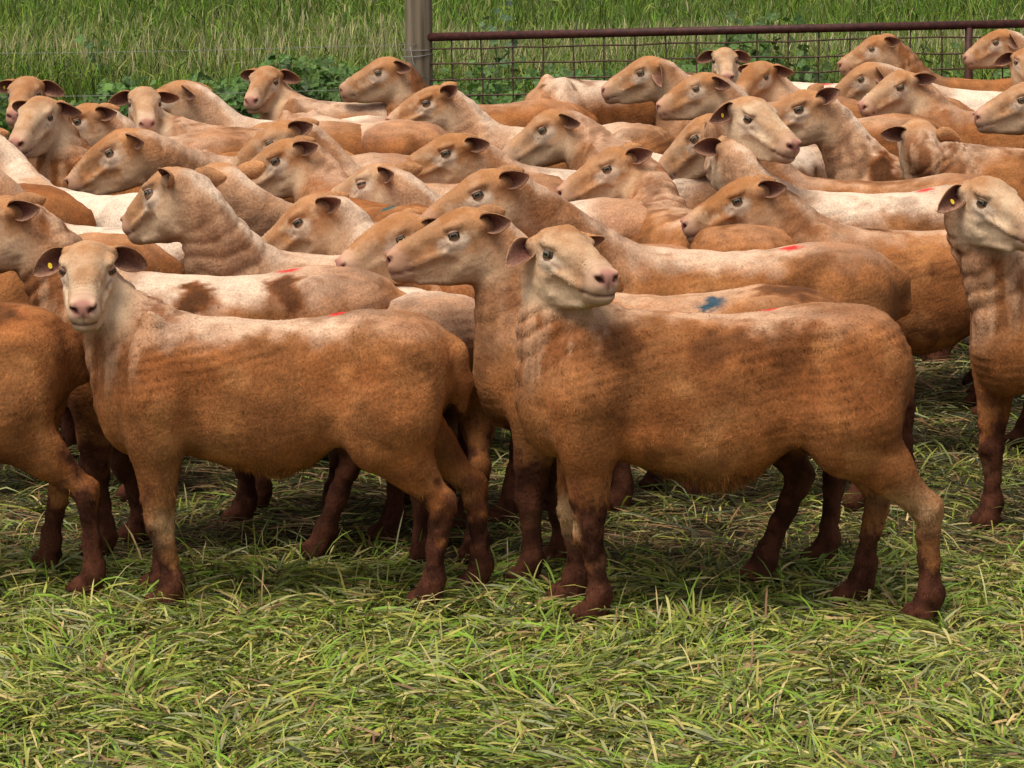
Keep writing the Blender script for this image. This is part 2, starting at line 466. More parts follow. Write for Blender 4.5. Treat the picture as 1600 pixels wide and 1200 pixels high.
# ------------------------------------------------------------------ fence post, gate, wires, weeds
def px_x(px, y):
    return at_y(px, 100, y)[0]
def fence():
    rng = random.Random(3)
    X0 = px_x(653, GATE_Y)
    def post(x, label, h=1.42, r=0.066):
        mb = MB()
        pts, rr = [], []
        for k in range(9):
            t = k / 8
            pts.append((math.sin(t * 3) * 0.006, math.cos(t * 2.3) * 0.005, -0.3 + t * (h + 0.3)))
            rr.append(r * (1.05 - 0.07 * t) * (1 if k < 8 else 0.93))
        mb.tube(pts, rr, 20)
        return mb.build('fence_post', M_POST, loc=(x, GATE_Y, 0), label=label, category='fence post')
    post(X0, 'round weathered timber post beside the rusty gate')
    post(X0 - 4.6, 'round timber post at the far end of the plain wires')
    fx = X0 + 4.15
    post(fx, 'round timber post at the free end of the gate')
    # tie wire round the post
    tie = MB()
    for z, dz in ((0.80, 0.0), (0.785, 0.02)):
        pts = [(X0 + 0.071 * math.cos(a), GATE_Y + 0.071 * math.sin(a), z + dz * math.sin(a * 0.5)) for a in np.linspace(-3.6, 2.9, 26)]
        tie.tube(pts, 0.0022, 5)
    tie.tube([(X0 - 0.035, GATE_Y - 0.065, 0.82), (X0 - 0.02, GATE_Y - 0.085, 0.74), (X0 + 0.02, GATE_Y - 0.09, 0.68), (X0 + 0.06, GATE_Y - 0.06, 0.66)], 0.002, 5)
    tie.build('tie_wire', M_GALV, label='loop of tie wire wound round the timber post', category='wire')
    # gate
    g = bpy.data.objects.new('gate', None); COL.objects.link(g)
    gx0 = px_x(667, GATE_Y); L = 3.55
    g.location = (gx0, GATE_Y - 0.03, 0.0)
    g.rotation_euler = (0, -math.atan2(0.066, 2.93), 0)
    g['label'] = 'rusty steel pipe gate filled with square wire mesh'; g['category'] = 'gate'
    top, bot, r = 0.862, 0.06, 0.021
    mb = MB(); mb.tube([(0, 0, top), (L, 0, top)], r, 14); mb.build('top_rail', M_RUST, g)
    mb = MB(); mb.tube([(0, 0, bot), (L, 0, bot)], r, 14); mb.build('bottom_rail', M_RUST, g)
    for x in (0.0, px_x(1517, GATE_Y) - gx0, L):
        mb = MB(); mb.tube([(x, 0, bot + r * .6), (x, 0, top - r * .6)], r * 0.93, 12); mb.build('upright', M_RUST, g)
    hw = MB(); hw.tube([(0, 0, 0), (0, 0, 0.1)], 0.026, 12)
    mb = MB(); mb.tube([(-0.045, 0.0, 0.74), (0.0, 0, 0.74)], 0.012, 8); mb.build('hinge', M_RUST, g)
    mb = MB(); mb.tube([(-0.045, 0.0, 0.2), (0.0, 0, 0.2)], 0.012, 8); mb.build('hinge', M_RUST, g)
    z = top - 0.058
    while z > bot + 0.03:
        mb = MB()
        mb.tube([(x, -0.006 + rng.uniform(-.003, .003), z + rng.uniform(-0.004, 0.004)) for x in np.linspace(0.015, L - 0.015, 25)], 0.0042, 5)
        mb.build('horizontal_wire', M_WIRE, g); z -= 0.076
    x = 0.137
    while x < L - 0.03:
        mb = MB()
        mb.tube([(x + rng.uniform(-0.004, 0.004), 0.0 + rng.uniform(-.003, .003), zz) for zz in np.linspace(bot + 0.01, top - 0.012, 10)], 0.0042, 5)
        mb.build('vertical_wire', M_WIRE, g); x += 0.149
    # plain wires to the left of the post
    wf = bpy.data.objects.new('wire_fence', None); COL.objects.link(wf)
    wf.location = (X0 - 4.6, GATE_Y, 0)
    wf['label'] = 'thin plain fence wires running left from the timber post'; wf['category'] = 'fence'
    for z in (0.83, 0.62, 0.42, 0.22):
        mb = MB()
        mb.tube([(x, -0.068, z - 0.045 * math.sin(math.pi * x / 4.6)) for x in np.linspace(0, 4.6, 24)], 0.0013, 5)
        mb.build('wire', M_GALV, wf)
fence()

def weed(px, Y, h, nst, spread, label, seed, blue=0.0, leaf=0.036):
    rng = np.random.default_rng(seed)
    x = px_x(px, Y)
    o = bpy.data.objects.new('mallow_plant', None); COL.objects.link(o)
    o.location = (x, Y, 0)
    o['label'] = label; o['category'] = 'weed'; o['group'] = 'broad leaved weeds along the fence'
    st = MB(); LV, LF, LC, n = [], [], [], 0
    nl = 11
    for s in range(nst):
        a = rng.uniform(0, 2 * math.pi); lean = rng.uniform(0.05, 1.0) * spread
        hh = h * rng.uniform(0.65, 1.05)
        top = np.array([math.cos(a) * lean, math.sin(a) * lean * 0.7, hh])
        pts = [np.array([0, 0, -0.02]) * (1 - t) + top * np.array([t ** 1.4, t ** 1.4, t]) for t in np.linspace(0, 1, 6)]
        st.tube(pts, [0.006, 0.0055, 0.005, 0.0045, 0.0035, 0.002], 5)
        for k in range(int(9 + hh * 20)):
            t = rng.uniform(0.25, 1.02)
            i = min(int(t * 5), 4); f = t * 5 - i
            c = pts[i] * (1 - f) + pts[i + 1] * f
            aa = rng.uniform(0, 2 * math.pi); rr = rng.uniform(0.02, 0.075)
            c = c + np.array([math.cos(aa) * rr, math.sin(aa) * rr, rng.uniform(-0.01, 0.05)])
            R = leaf * rng.uniform(0.6, 1.35) * (1.15 - 0.4 * t)
            nrm = np.array([math.cos(aa) * 0.7, math.sin(aa) * 0.7 - 0.35, rng.uniform(0.35, 1.0)]); nrm /= np.linalg.norm(nrm)
            u = np.cross(nrm, [0.3, 0.2, 1.0]); u /= np.linalg.norm(u); v = np.cross(nrm, u)
            ring = []
            for q in range(nl):
                th = 2 * math.pi * q / nl + aa
                rad = R * (1.0 if q % 2 == 0 else 0.78) * (0.45 if q == 0 else 1)
                ring.append(c + (math.cos(th) * u + math.sin(th) * v) * rad + nrm * rad * (0.22 if q % 2 else 0.08))
            LV += [c] + ring
            LF += [(n, n + 1 + q, n + 1 + (q + 1) % nl) for q in range(nl)]
            col = np.array([0.070, 0.125, 0.022]) * (1 - blue) + np.array([0.075, 0.12, 0.085]) * blue
            col = col * rng.uniform(0.6, 1.6) * rng.uniform(0.9, 1.1, 3)
            LC += [col] * (nl + 1); n += nl + 1
    st.build('stem', M_STEM, o)
    me = mesh_np('foliage', np.array(LV), [np.array(LF)], np.array(LC), False, [M_LEAF])
    link('foliage', me, o)
M_STEM = noise_material('green_stem', (0.06, 0.10, 0.03), (0.10, 0.14, 0.045), 30, 0.7)
WEEDS = [(455, 14.0, 0.72, 13, 0.34, 'spreading dark leafy weed left of the timber post', 0),
         (548, 14.1, 0.70, 7, 0.18, 'smaller leafy weed nearest left of the timber post', 0),
         (330, 14.0, 0.58, 13, 0.32, 'low leafy weed behind the sheep that looks at the camera', 0.15),
         (35, 14.0, 0.50, 8, 0.26, 'low leafy weed at the left edge of the fence line', 0),
         (155, 15.0, 0.80, 6, 0.18, 'bright leafy weed standing in the crop at far left', 0),
         (800, 15.2, 0.90, 4, 0.14, 'bluish leafy weed rising above the left end of the gate rail', 0.35),
         (838, 14.2, 0.78, 5, 0.15, 'leafy weed seen through the left squares of the gate mesh', 0.1),
         (905, 14.05, 0.56, 9, 0.24, 'bluish low weed behind the gate by the white rumped sheep', 0.6),
         (1010, 14.1, 0.66, 11, 0.26, 'bushy green weed behind the middle of the gate', 0),
         (1090, 14.2, 0.66, 7, 0.20, 'green weed behind the gate above the sheep facing the camera', 0),
         (1190, 14.2, 0.98, 11, 0.24, 'tall leafy weed rising past the gate rail', 0),
         (1275, 14.1, 0.70, 9, 0.24, 'leafy weed behind the gate right of the tall one', 0.1),
         (1440, 14.2, 0.78, 9, 0.26, 'leafy weed behind the gate near its middle upright', 0),
         (1590, 14.2, 0.80, 7, 0.24, 'leafy weed at the right edge behind the gate', 0)]
for i, (px, Y, h, nst, sp, lab, bl) in enumerate(WEEDS):
    weed(px, Y, h, nst, sp, lab, 100 + i, bl)
# ------------------------------------------------------------------ sheep: a smooth implicit body turned into one mesh
def smin_into(F, sl, d, k):
    a = F[sl]
    h = np.maximum(k - np.abs(a - d), 0) / k
    F[sl] = np.minimum(a, d) - h * h * k * 0.25
def smax_into(F, sl, d, k):              # carve: d is the signed distance of the cutter
    a = F[sl]; d = -d
    h = np.maximum(k - np.abs(a - d), 0) / k
    F[sl] = np.maximum(a, d) + h * h * k * 0.25

class Field:
    def __init__(self, xs, ys, zs):
        self.ax = [a.astype(np.float32) for a in (xs, ys, zs)]
        self.F = np.full((len(xs), len(ys), len(zs)), 0.2, dtype=np.float32)
    def sub(self, lo, hi):
        s, g = [], []
        for i in range(3):
            a, b = np.searchsorted(self.ax[i], lo[i]), np.searchsorted(self.ax[i], hi[i])
            if b <= a: return None, None
            s.append(slice(a, b)); g.append(self.ax[i][a:b])
        return tuple(s), (g[0][:, None, None], g[1][None, :, None], g[2][None, None, :])
    def seg(self, a, b, ra, rb, k, lat=None, ka=1.0):
        a, b = np.asarray(a, np.float32), np.asarray(b, np.float32)
        m = max(ra, rb) + k + 0.02
        sl, g = self.sub(np.minimum(a, b) - m, np.maximum(a, b) + m)
        if sl is None: return
        ba = b - a; L2 = float(ba @ ba) + 1e-12
        px, py, pz = g[0] - a[0], g[1] - a[1], g[2] - a[2]
        h = np.clip((px * ba[0] + py * ba[1] + pz * ba[2]) / L2, 0, 1)
        px, py, pz = px - h * ba[0], py - h * ba[1], pz - h * ba[2]
        q = px * px + py * py + pz * pz
        if lat is not None:
            l = px * lat[0] + py * lat[1] + pz * lat[2]
            q = q + (ka * ka - 1) * l * l
        smin_into(self.F, sl, np.sqrt(q) - (ra + (rb - ra) * h), k)
    def chain(self, pts, rad, k, lat=None, ka=1.0):
        for i in range(len(pts) - 1):
            self.seg(pts[i], pts[i + 1], rad[i], rad[i + 1], k, lat, ka)
    def ell(self, c, r, k, M=None, carve=False):
        c = np.asarray(c, np.float32); r = np.asarray(r, np.float32)
        m = float(r.max()) + k + 0.01
        sl, g = self.sub(c - m, c + m)
        if sl is None: return
        p = [g[i] - c[i] for i in range(3)]
        if M is not None:
            p = [p[0] * M[0][i] + p[1] * M[1][i] + p[2] * M[2][i] for i in range(3)]
        k0 = np.sqrt(sum((p[i] / r[i]) ** 2 for i in range(3)))
        k1 = np.sqrt(sum((p[i] / r[i] ** 2) ** 2 for i in range(3))) + 1e-9
        d = k0 * (k0 - 1) / k1
        (smax_into if carve else smin_into)(self.F, sl, d.astype(np.float32), k)
    def loft(self, T, k, wmid=0.48, M=None, o=None, box=None, p=2.0):
        """T rows: x, ztop, zbottom, halfwidth. M columns: local axes, o: origin (None: axis aligned)"""
        T = np.asarray(T, np.float32); T = T[np.argsort(T[:, 0])]
        if M is None:
            lo = [T[0, 0] - .05, -T[:, 3].max() - .06, T[:, 2].min() - .06]; hi = [T[-1, 0] + .05, T[:, 3].max() + .06, T[:, 1].max() + .06]
            sl, g = self.sub(lo, hi); x, y, z = g
        else:
            sl, g = self.sub(o - box, o + box)
            q_ = [g[i] - o[i] for i in range(3)]
            x, y, z = [q_[0] * M[0][i] + q_[1] * M[1][i] + q_[2] * M[2][i] for i in range(3)]
        xf = np.linspace(T[0, 0], T[-1, 0], 400)
        def smooth_i(col):
            v = np.interp(xf, T[:, 0], T[:, col])
            kk = np.hanning(25); kk /= kk.sum()
            vp = np.concatenate([np.full(12, v[0]), v, np.full(12, v[-1])])
            v2 = np.convolve(vp, kk, 'valid')
            e = np.minimum(np.arange(400), np.arange(400)[::-1]) / 24.0
            e = np.clip(e, 0, 1)
            return (v * (1 - e) + v2 * e)
        zt, zb, a = [np.interp(np.clip(x, T[0, 0], T[-1, 0]), xf, smooth_i(c)).astype(np.float32) for c in (1, 2, 3)]
        zm = zb + wmid * (zt - zb)
        dz = z - zm
        b = np.where(dz > 0, zt - zm, zm - zb)
        ya, zb_ = np.abs(y) / a, np.abs(dz) / b
        k0 = (ya ** p + zb_ ** p) ** (1 / p) + 1e-6
        k1 = k0 ** (1 - p) * np.sqrt((ya ** (p - 1) / a) ** 2 + (zb_ ** (p - 1) / b) ** 2) + 1e-6
        d = (k0 - 1) / k1
        d = np.where(k0 < 0.05, -np.minimum(a, b), d)
        ex = np.maximum(np.maximum(T[0, 0] - x, x - T[-1, 0]), 0)
        d = np.where(ex > 0, np.sqrt(np.maximum(d, 0) ** 2 + ex * ex) + np.minimum(d, 0) * 0, d)
        smin_into(self.F, sl, d.astype(np.float32), k)
    def nets(self):
        F = self.F; S = F < 0
        nx, ny, nz = F.shape
        cnt = np.zeros((nx - 1, ny - 1, nz - 1), np.int8)
        for dx in (0, 1):
            for dy in (0, 1):
                for dz in (0, 1):
                    cnt += S[dx:nx - 1 + dx, dy:ny - 1 + dy, dz:nz - 1 + dz]
        act = (cnt > 0) & (cnt < 8)
        ci = np.argwhere(act)
        cid = np.full(act.shape, -1, np.int32); cid[act] = np.arange(len(ci))
        X, Y, Z = self.ax
        base = (ci[:, 0] * ny + ci[:, 1]) * nz + ci[:, 2]
        Ff = F.ravel()
        corner = {}
        for dx in (0, 1):
            for dy in (0, 1):
                for dz in (0, 1):
                    corner[(dx, dy, dz)] = Ff[base + (dx * ny + dy) * nz + dz]
        acc = np.zeros((len(ci), 3), np.float32); n = np.zeros(len(ci), np.float32)
        E = []
        for ax in range(3):
            for u in (0, 1):
                for v in (0, 1):
                    c0 = [u, v]; c0.insert(ax, 0); c1 = [u, v]; c1.insert(ax, 1)
                    E.append((tuple(c0), tuple(c1)))
        for c0, c1 in E:
            f0, f1 = corner[c0], corner[c1]
            m = (f0 < 0) != (f1 < 0)
            t = np.where(m, f0 / np.where(m, f0 - f1, 1), 0)
            for i in range(3):
                acc[:, i] += m * (c0[i] + (c1[i] - c0[i]) * t)
            n += m
        acc /= np.maximum(n, 1)[:, None]
        V = np.stack([A[ci[:, i]] + acc[:, i] * (A[ci[:, i] + 1] - A[ci[:, i]]) for i, A in enumerate((X, Y, Z))], 1)
        Q = []
        e = S[:-1, 1:-1, 1:-1] != S[1:, 1:-1, 1:-1]; I = np.argwhere(e); I[:, 1:] += 1
        i, j, k = I.T; q = np.stack([cid[i, j - 1, k - 1], cid[i, j, k - 1], cid[i, j, k], cid[i, j - 1, k]], 1)
        fl = S[i, j, k]; q[~fl] = q[~fl][:, ::-1]; Q.append(q)
        e = S[1:-1, :-1, 1:-1] != S[1:-1, 1:, 1:-1]; I = np.argwhere(e); I[:, 0] += 1; I[:, 2] += 1
        i, j, k = I.T; q = np.stack([cid[i - 1, j, k - 1], cid[i - 1, j, k], cid[i, j, k], cid[i, j, k - 1]], 1)
        fl = S[i, j, k]; q[~fl] = q[~fl][:, ::-1]; Q.append(q)
        e = S[1:-1, 1:-1, :-1] != S[1:-1, 1:-1, 1:]; I = np.argwhere(e); I[:, :2] += 1
        i, j, k = I.T; q = np.stack([cid[i - 1, j - 1, k], cid[i, j - 1, k], cid[i, j, k], cid[i - 1, j, k]], 1)
        fl = S[i, j, k]; q[~fl] = q[~fl][:, ::-1]; Q.append(q)
        Q = np.concatenate(Q); Q = Q[(Q >= 0).all(1)]
        return V, Q

def vnormals(V, Q):
    n = np.cross(V[Q[:, 2]] - V[Q[:, 0]], V[Q[:, 3]] - V[Q[:, 1]])
    N = np.zeros_like(V)
    for c in range(4):
        for i in range(3):
            N[:, i] += np.bincount(Q[:, c], n[:, i], len(V))
    return N / (np.linalg.norm(N, axis=1, keepdims=True) + 1e-12)

def axis(lo, hi, f0, f1, coarse, fine):
    f0, f1 = max(f0, lo), min(f1, hi)
    def grow(a, b, rev):
        # spacing easing from fine to coarse away from the fine band
        out, s, x = [], fine, 0.0
        while x < b - a:
            s = min(s * 1.15, coarse); x += s; out.append(x)
        out = np.array(out)
        return (a - out)[::-1] if False else out
    mid = np.arange(f0, f1 + fine, fine)
    up = mid[-1] + grow(0, hi - mid[-1], False) if hi > mid[-1] else np.zeros(0)
    dn = (f0 - grow(0, f0 - lo, True))[::-1] if f0 > lo else np.zeros(0)
    return np.concatenate([dn, mid, up])

TORSO = [(.432, .565, .475, .035), (.412, .61, .432, .068), (.375, .650, .402, .096), (.32, .682, .382, .118), (.25, .70, .372, .128),
         (.12, .686, .334, .154), (-.02, .678, .302, .164), (-.11, .684, .330, .154), (-.19, .698, .395, .140), (-.25, .708, .445, .130),
         (-.32, .700, .445, .124), (-.385, .668, .465, .106), (-.427, .605, .485, .078), (-.44, .56, .505, .042)]
HEAD = [(-.135, -.012, -.088, .036), (-.105, .016, -.104, .046), (-.07, .042, -.116, .052), (-.035, .054, -.123, .0545), (.0, .052, -.122, .0525),
        (.03, .045, -.116, .0465), (.06, .037, -.106, .0405), (.095, .029, -.090, .0360), (.125, .021, -.079, .0350), (.145, .013, -.074, .0340),
        (.158, .004, -.067, .0290), (.167, -.012, -.054, .0150)]
HEYE = np.array([0.0, 0.0435, 0.003])

RUST, TAN, PALE, CREAM = (.275, .090, .026), (.385, .168, .060), (.53, .31, .18), (.74, .575, .43)
STAIN, MUD, FACE, PINK = (.070, .028, .011), (.086, .0290, .0155), (.315, .118, .034), (.40, .175, .135)

def rotm(yaw, pitch, roll):
    """columns: head forward, left, up in world space. yaw 0 looks to picture left, 90 at the camera, 180 right"""
    y, p, r = map(math.radians, (yaw, pitch, roll))
    f = np.array([-math.cos(y) * math.cos(p), -math.sin(y) * math.cos(p), -math.sin(p)])
    l = np.cross([0, 0, 1.0], f); l /= np.linalg.norm(l)
    u = np.cross(f, l)
    l2 = l * math.cos(r) + u * math.sin(r)
    u2 = np.cross(f, l2)
    return np.stack([f, l2, u2], 1)

def ear_mesh(side, hs, droop, sweep, roll, seed, outer, lf=1.0):
    """leaf-shaped cupped ear; returns verts in head space, faces, colours"""
    nu, nv = 12, 9
    L = 0.082 * hs * lf
    a = np.array([-math.sin(sweep), side * math.cos(sweep) * math.cos(droop), -math.cos(sweep) * math.sin(droop)])
    a /= np.linalg.norm(a)
    c0 = np.array([0.55, side * 1.0, -0.12])               # concave side looks forward, out and down
    c = c0 - a * (c0 @ a); c /= np.linalg.norm(c)
    v = np.cross(a, c)
    c, v = c * math.cos(roll) + v * math.sin(roll), v * math.cos(roll) - c * math.sin(roll)
    base = np.array([-0.070, side * 0.047, 0.006]) * hs
    V, C = [], []
    for layer in (0, 1):
        for i in range(nu):
            u = i / (nu - 1)
            wd = (0.0105 + 0.0155 * math.sin(math.pi * min(1, u * 0.93 + 0.04) ** 0.85) ** 0.8) * hs if u < 0.999 else 0.004 * hs
            wd *= (1 - u ** 6 * 0.6)
            ang = math.radians(118 - 62 * min(1, u * 1.5))
            R = wd / max(math.sin(min(ang, math.pi / 2)), 0.4)
            for j in range(nv):
                s = (j / (nv - 1) - 0.5) * 2
                th = s * ang
                y_, z_ = R * math.sin(th), R * (math.cos(ang * 0.9) - math.cos(th))
                th_off = 0.0022 * hs if layer else 0.0
                p = base + a * (u * L) + v * y_ + c * (z_ + 0.010 * hs * math.sin(u * 3.0))
                p = p - np.array([0, 0, 1]) * 0.016 * hs * u * u
                rad = (v * math.sin(th) - c * math.cos(th))
                p = p + rad * th_off
                V.append(p)
                edge = max(abs(s) ** 2.6, u ** 5)
                if layer == 0:
                    C.append(np.array([.125, .047, .034]) * (1 - edge) + np.array([.40, .215, .13]) * edge)
                else:
                    C.append(np.array(outer) * (0.85 + 0.3 * u))
    V = np.array(V); C = np.array(C)
    F = []
    n = nu * nv
    for i in range(nu - 1):
        for j in range(nv - 1):
            q = [i * nv + j, (i + 1) * nv + j, (i + 1) * nv + j + 1, i * nv + j + 1]
            F.append(q); F.append([x + n for x in q[::-1]])
        for j in (0, nv - 1):
            F.append([i * nv + j, (i + 1) * nv + j, (i + 1) * nv + j + n, i * nv + j + n])
    for i in (0, nu - 1):
        for j in range(nv - 1):
            F.append([i * nv + j, i * nv + j + 1, i * nv + j + 1 + n, i * nv + j + n])
    tagp = base + a * (0.52 * L) + v * (-0.004) - np.array([0, 0, 1]) * 0.022 * hs * .27
    return V, np.array(F), C, (tagp, a, v, c)

def eye_mesh(side, hs, lod=0):
    r = 0.0168 * hs
    nu, nv = (24, 30) if lod == 0 else (12, 14)
    o = np.array([0.16, side * 0.96, 0.10]); o /= np.linalg.norm(o)
    e1 = np.array([1, -side * 0.16, 0]); e1 -= o * (e1 @ o); e1 /= np.linalg.norm(e1)
    e2 = np.cross(o, e1) * 1.0
    if e2[2] < 0: e2 = -e2
    cen = HEYE * [1, side, 1] * hs
    V, C = [], []
    for i in range(nu + 1):
        th = math.pi * i / nu
        for j in range(nv):
            ph = 2 * math.pi * j / nv
            x, y, z = math.sin(th) * math.cos(ph), math.sin(th) * math.sin(ph), math.cos(th)
            V.append(cen + r * (e1 * x + e2 * y + o * z))
            C.append((.15, .12, .065) if th < 0.62 else ((.02, .013, .01) if th < .85 else (.10, .07, .055)))
    # horizontal pupil
    V = np.array(V); C = np.array(C)
    rel = (V - cen) / r
    a, b = rel @ e1, rel @ e2
    C[(np.abs(b) < 0.20) & (np.abs(a) < 0.44) & (rel @ o > 0)] = (.008, .006, .006)
    F = [[i * nv + j, (i + 1) * nv + j, (i + 1) * nv + (j + 1) % nv, i * nv + (j + 1) % nv] for i in range(nu) for j in range(nv)]
    return V, np.array(F), C, (cen, o, e1, e2, r)

def lid_mesh(fr, up_open, low_open, skin):
    cen, o, e1, e2, r = fr
    R = r * 1.07
    V, C, F = [], [], []
    na, nb = 15, 7
    for sgn, op in ((1, up_open), (-1, low_open)):
        b0 = len(V)
        for i in range(na):
            al = (i / (na - 1) - 0.5) * math.radians(196)
            edge = math.radians(op) * max(0, math.cos(al * 0.93)) ** 0.8
            for j in range(nb):
                t = j / (nb - 1)
                el = edge + (math.radians(92) - edge) * t
                x, y, z = math.sin(al) * math.cos(el), math.sin(el) * sgn, math.cos(al) * math.cos(el)
                rr = R * (1.0 + (0.05 if j == 1 else 0))
                V.append(cen + rr * (e1 * x + e2 * y + o * z))
                C.append((.055, .028, .022) if j == 0 else skin)
        for i in range(na - 1):
            for j in range(nb - 1):
                F.append([b0 + i * nb + j, b0 + (i + 1) * nb + j, b0 + (i + 1) * nb + j + 1, b0 + i * nb + j + 1])
    return np.array(V), np.array(F), np.array(C)

def tag_mesh(fr, hs):
    tp, a, v, c = fr
    mb = MB()
    for off, w_, h_ in ((0.005, .0045, .007), (-0.010, .005, .005)):
        ring = []
        cx = tp + c * off
        for q in range(10):
            th = 2 * math.pi * q / 10
            ring.append(cx + (a * math.cos(th) * w_ + v * math.sin(th) * h_) * hs)
        top = [p + c * 0.002 for p in ring]
        mb.add(ring + top, [tuple(range(10))[::-1], tuple(range(10, 20))] + [(q, (q + 1) % 10, 10 + (q + 1) % 10, 10 + q) for q in range(10)])
    return mb

def sheep(label, h, s, wpx, head, yaw, pitch, lod=1, sl=1.0, doff=0.0, roll=0.0, feet=None, seed=0, white=0.35, neckw=0.5, rust=0.6,
          stain=0.57, marks=(), spots=(), ears=(0.15, 0.15, 0.0), ears2=None, tag=None, lid=25, tail=1, facew=0.3, wrinkle=0.3, hs=1.0, dy=None, fleece=0, mudz=.33):
    rng = np.random.default_rng(seed + 1000)
    hr = math.radians(h)
    fwd = np.array([-math.cos(hr), -math.sin(hr), 0]); left = np.array([math.sin(hr), -math.cos(hr), 0])
    R = np.stack([fwd, left, [0, 0, 1.0]], 1)
    W = at_z(wpx[0], wpx[1], 0.70 * s)
    O = W - fwd * (0.25 * s * sl); O[2] = 0
    Yh = (W + fwd * 0.30 * s)[1] + doff if dy is None else dy
    Hw = at_y(head[0], head[1], Yh)
    hl = R.T @ (Hw - O)                                   # head origin in body space
    HM = R.T @ rotm(yaw, pitch, roll)
    hs = hs * rng.uniform(.96, 1.05) * (0.55 + 0.45 * s) * 1.04
    hp = lambda *p: hl + HM @ (np.array(p) * hs)
    # grid
    coarse, fine = [(.0150, .0064), (.0210, .0096), (.0240, .0112)][lod]
    if fleece: coarse, fine = .0118, .0053
    if head[0] < -40 or head[0] > 1650: fine = coarse
    lo = np.array([-.56 * sl * s - .03, -.245 * s, -.03]); hi = np.array([.47 * sl * s + .03, .245 * s, .74 * s + .02])
    hb = np.array([hp(x, y, z) for x in (-.15, .175) for y in (-.06, .06) for z in (-.125, .062)])
    h0, h1 = hb.min(0) - .008, hb.max(0) + .008
    lo = np.minimum(lo, h0 - .02); hi = np.maximum(hi, h1 + .02)
    if feet:
        fx = [f[0] for f in feet]
        lo[0] = min(lo[0], min(fx) * s * sl - .07); hi[0] = max(hi[0], max(fx) * s * sl + .07)
    fd = Field(*[axis(lo[i], hi[i], h0[i], h1[i], coarse, fine) for i in range(3)])
    # torso
    T = np.array(TORSO, float) * s; T[:, 0] *= sl
    fat = rng.uniform(0.94, 1.06); T[:, 3] *= fat
    T[:, 2] -= s * 0.012 * rng.uniform(-1, 1.4) * np.exp(-((T[:, 0] / s + .03) / .2) ** 2)
    fd.loft(T, 0.03, 0.44, p=2.45)
    P = lambda x, y, z: np.array([x * s * sl, y * s, z * s])
    Y1 = np.array([0, 1.0, 0])
    if feet is None:
        fx = [.265, .265, -.385, -.385]
        feet = [(fx[i] + rng.uniform(-.075, .075), (1, -1, 1, -1)[i] * (.088 + rng.uniform(-.015, .02))) for i in range(4)]
    kl = 0.03 * s
    hocks = []
    for i, ft in enumerate(feet):
        sd = 1 if i % 2 == 0 else -1
        x, y = ft[0], ft[1]
        if i < 2:
            el = P(.275 + (x - .265) * .15, sd * .108, .42); kn = P(.275 + (x - .265) * .62 + .008, sd * .094 * .4 + y * .6, .205)
            fe = P(x - .004, y, .062); ho = P(x + .012, y, .018)
            fd.ell(P(.278, sd * .090, .51), np.array([.082 * sl, .058, .155]) * s, .024 * s)
            fd.chain([P(.27, sd * .112, .50), el, kn], [.080 * s, .064 * s, .032 * s], kl, Y1, 1.3)
            fd.chain([kn, P(x * .5 + (.275 + (x - .265) * .62) * .5 - .002, y, .13), fe], [.032 * s, .0200 * s, .027 * s], .012 * s)
        else:
            st = P(-.275 + (x + .385) * .25, sd * .118, .415); hk = P(x * .62 + (-.385) * .38 - .034, sd * .1 * .3 + y * .7, .262)
            fe = P(x - .010, y, .066); ho = P(x + .010, y, .018)
            hocks.append(hk)
            fd.chain([P(-.30, sd * .085, .575), P(-.305, sd * .115, .47), st], [.118 * s, .112 * s, .080 * s], .024 * s, Y1, 1.45)
            fd.chain([P(-.315, sd * .112, .45), P(-.345 + (x + .385) * .4, sd * .108, .36), hk], [.078 * s, .052 * s, .031 * s], .04 * s, Y1, 1.35)
            fd.chain([hk + np.array([-.006, 0, .004]) * s, P(x * .85 - .385 * .15 - .02, y, .15), fe], [.033 * s, .0210 * s, .027 * s], .012 * s)
        fd.chain([fe, ho], [.028 * s, .032 * s], .012 * s)
        fd.ell(ho + np.array([.014, 0, .0]) * s, np.array([.038, .029, .027]) * s, .012)
    # rump, tail, brisket
    fd.ell(P(-.37, 0, .56), np.array([.085 * sl, .135, .125]) * s, .06 * s)
    fd.ell(P(.350, 0, .46), np.array([.070 * sl, .080, .10]) * s, .05 * s)
    if tail:
        fd.chain([P(-.40, 0, .635), P(-.455, 0, .60), P(-.478, .0, .535)], [.040 * s, .033 * s, .026 * s], .03 * s)
        if tail > 1: fd.seg(P(-.478, 0, .535), P(-.480, 0, .47), .026 * s, .014 * s, .02)
    for sd in (1, -1):
        fd.ell(P(-.155, sd * .182, .575), np.array([.068 * sl, .05, .088]) * s, .035 * s, carve=True)     # hollow before the hip
        fd.ell(P(.168, sd * .180, .47), np.array([.030 * sl, .045, .14]) * s, .035 * s, carve=True)
        fd.ell(P(-.245, sd * .105, .650), np.array([.040 * sl, .028, .032]) * s, .035 * s)
        fd.ell(P(-.405, sd * .055, .585), np.array([.035 * sl, .03, .03]) * s, .03 * s)
        fd.ell(P(.285, sd * .068, .655), np.array([.03 * sl, .025, .06]) * s, .035 * s)      # behind the shoulder
    for sd in (1, -1):
        fd.chain([P(-.275, sd * .105, .50), P(-.215, sd * .110, .455), P(-.14, sd * .10, .405)], [.04 * s, .030 * s, .02 * s], .035 * s, Y1, 1.5)
    # neck
    p0 = P(.27, 0, .545); p3 = hp(-.082, 0, -.052)
    reach = np.linalg.norm(p3 - p0)
    t0 = np.array([.62, 0, .55]); t0 /= np.linalg.norm(t0)
    t1 = HM @ np.array([-.55, 0, -.62]); t1 /= np.linalg.norm(t1)
    dirv = (p3 - p0) / reach
    t0 = t0 * .5 + dirv * .6; t1 = t1 * .40 - dirv * .62
    c1, c2 = p0 + t0 * reach * .36, p3 + t1 * reach * .36
    n = 9
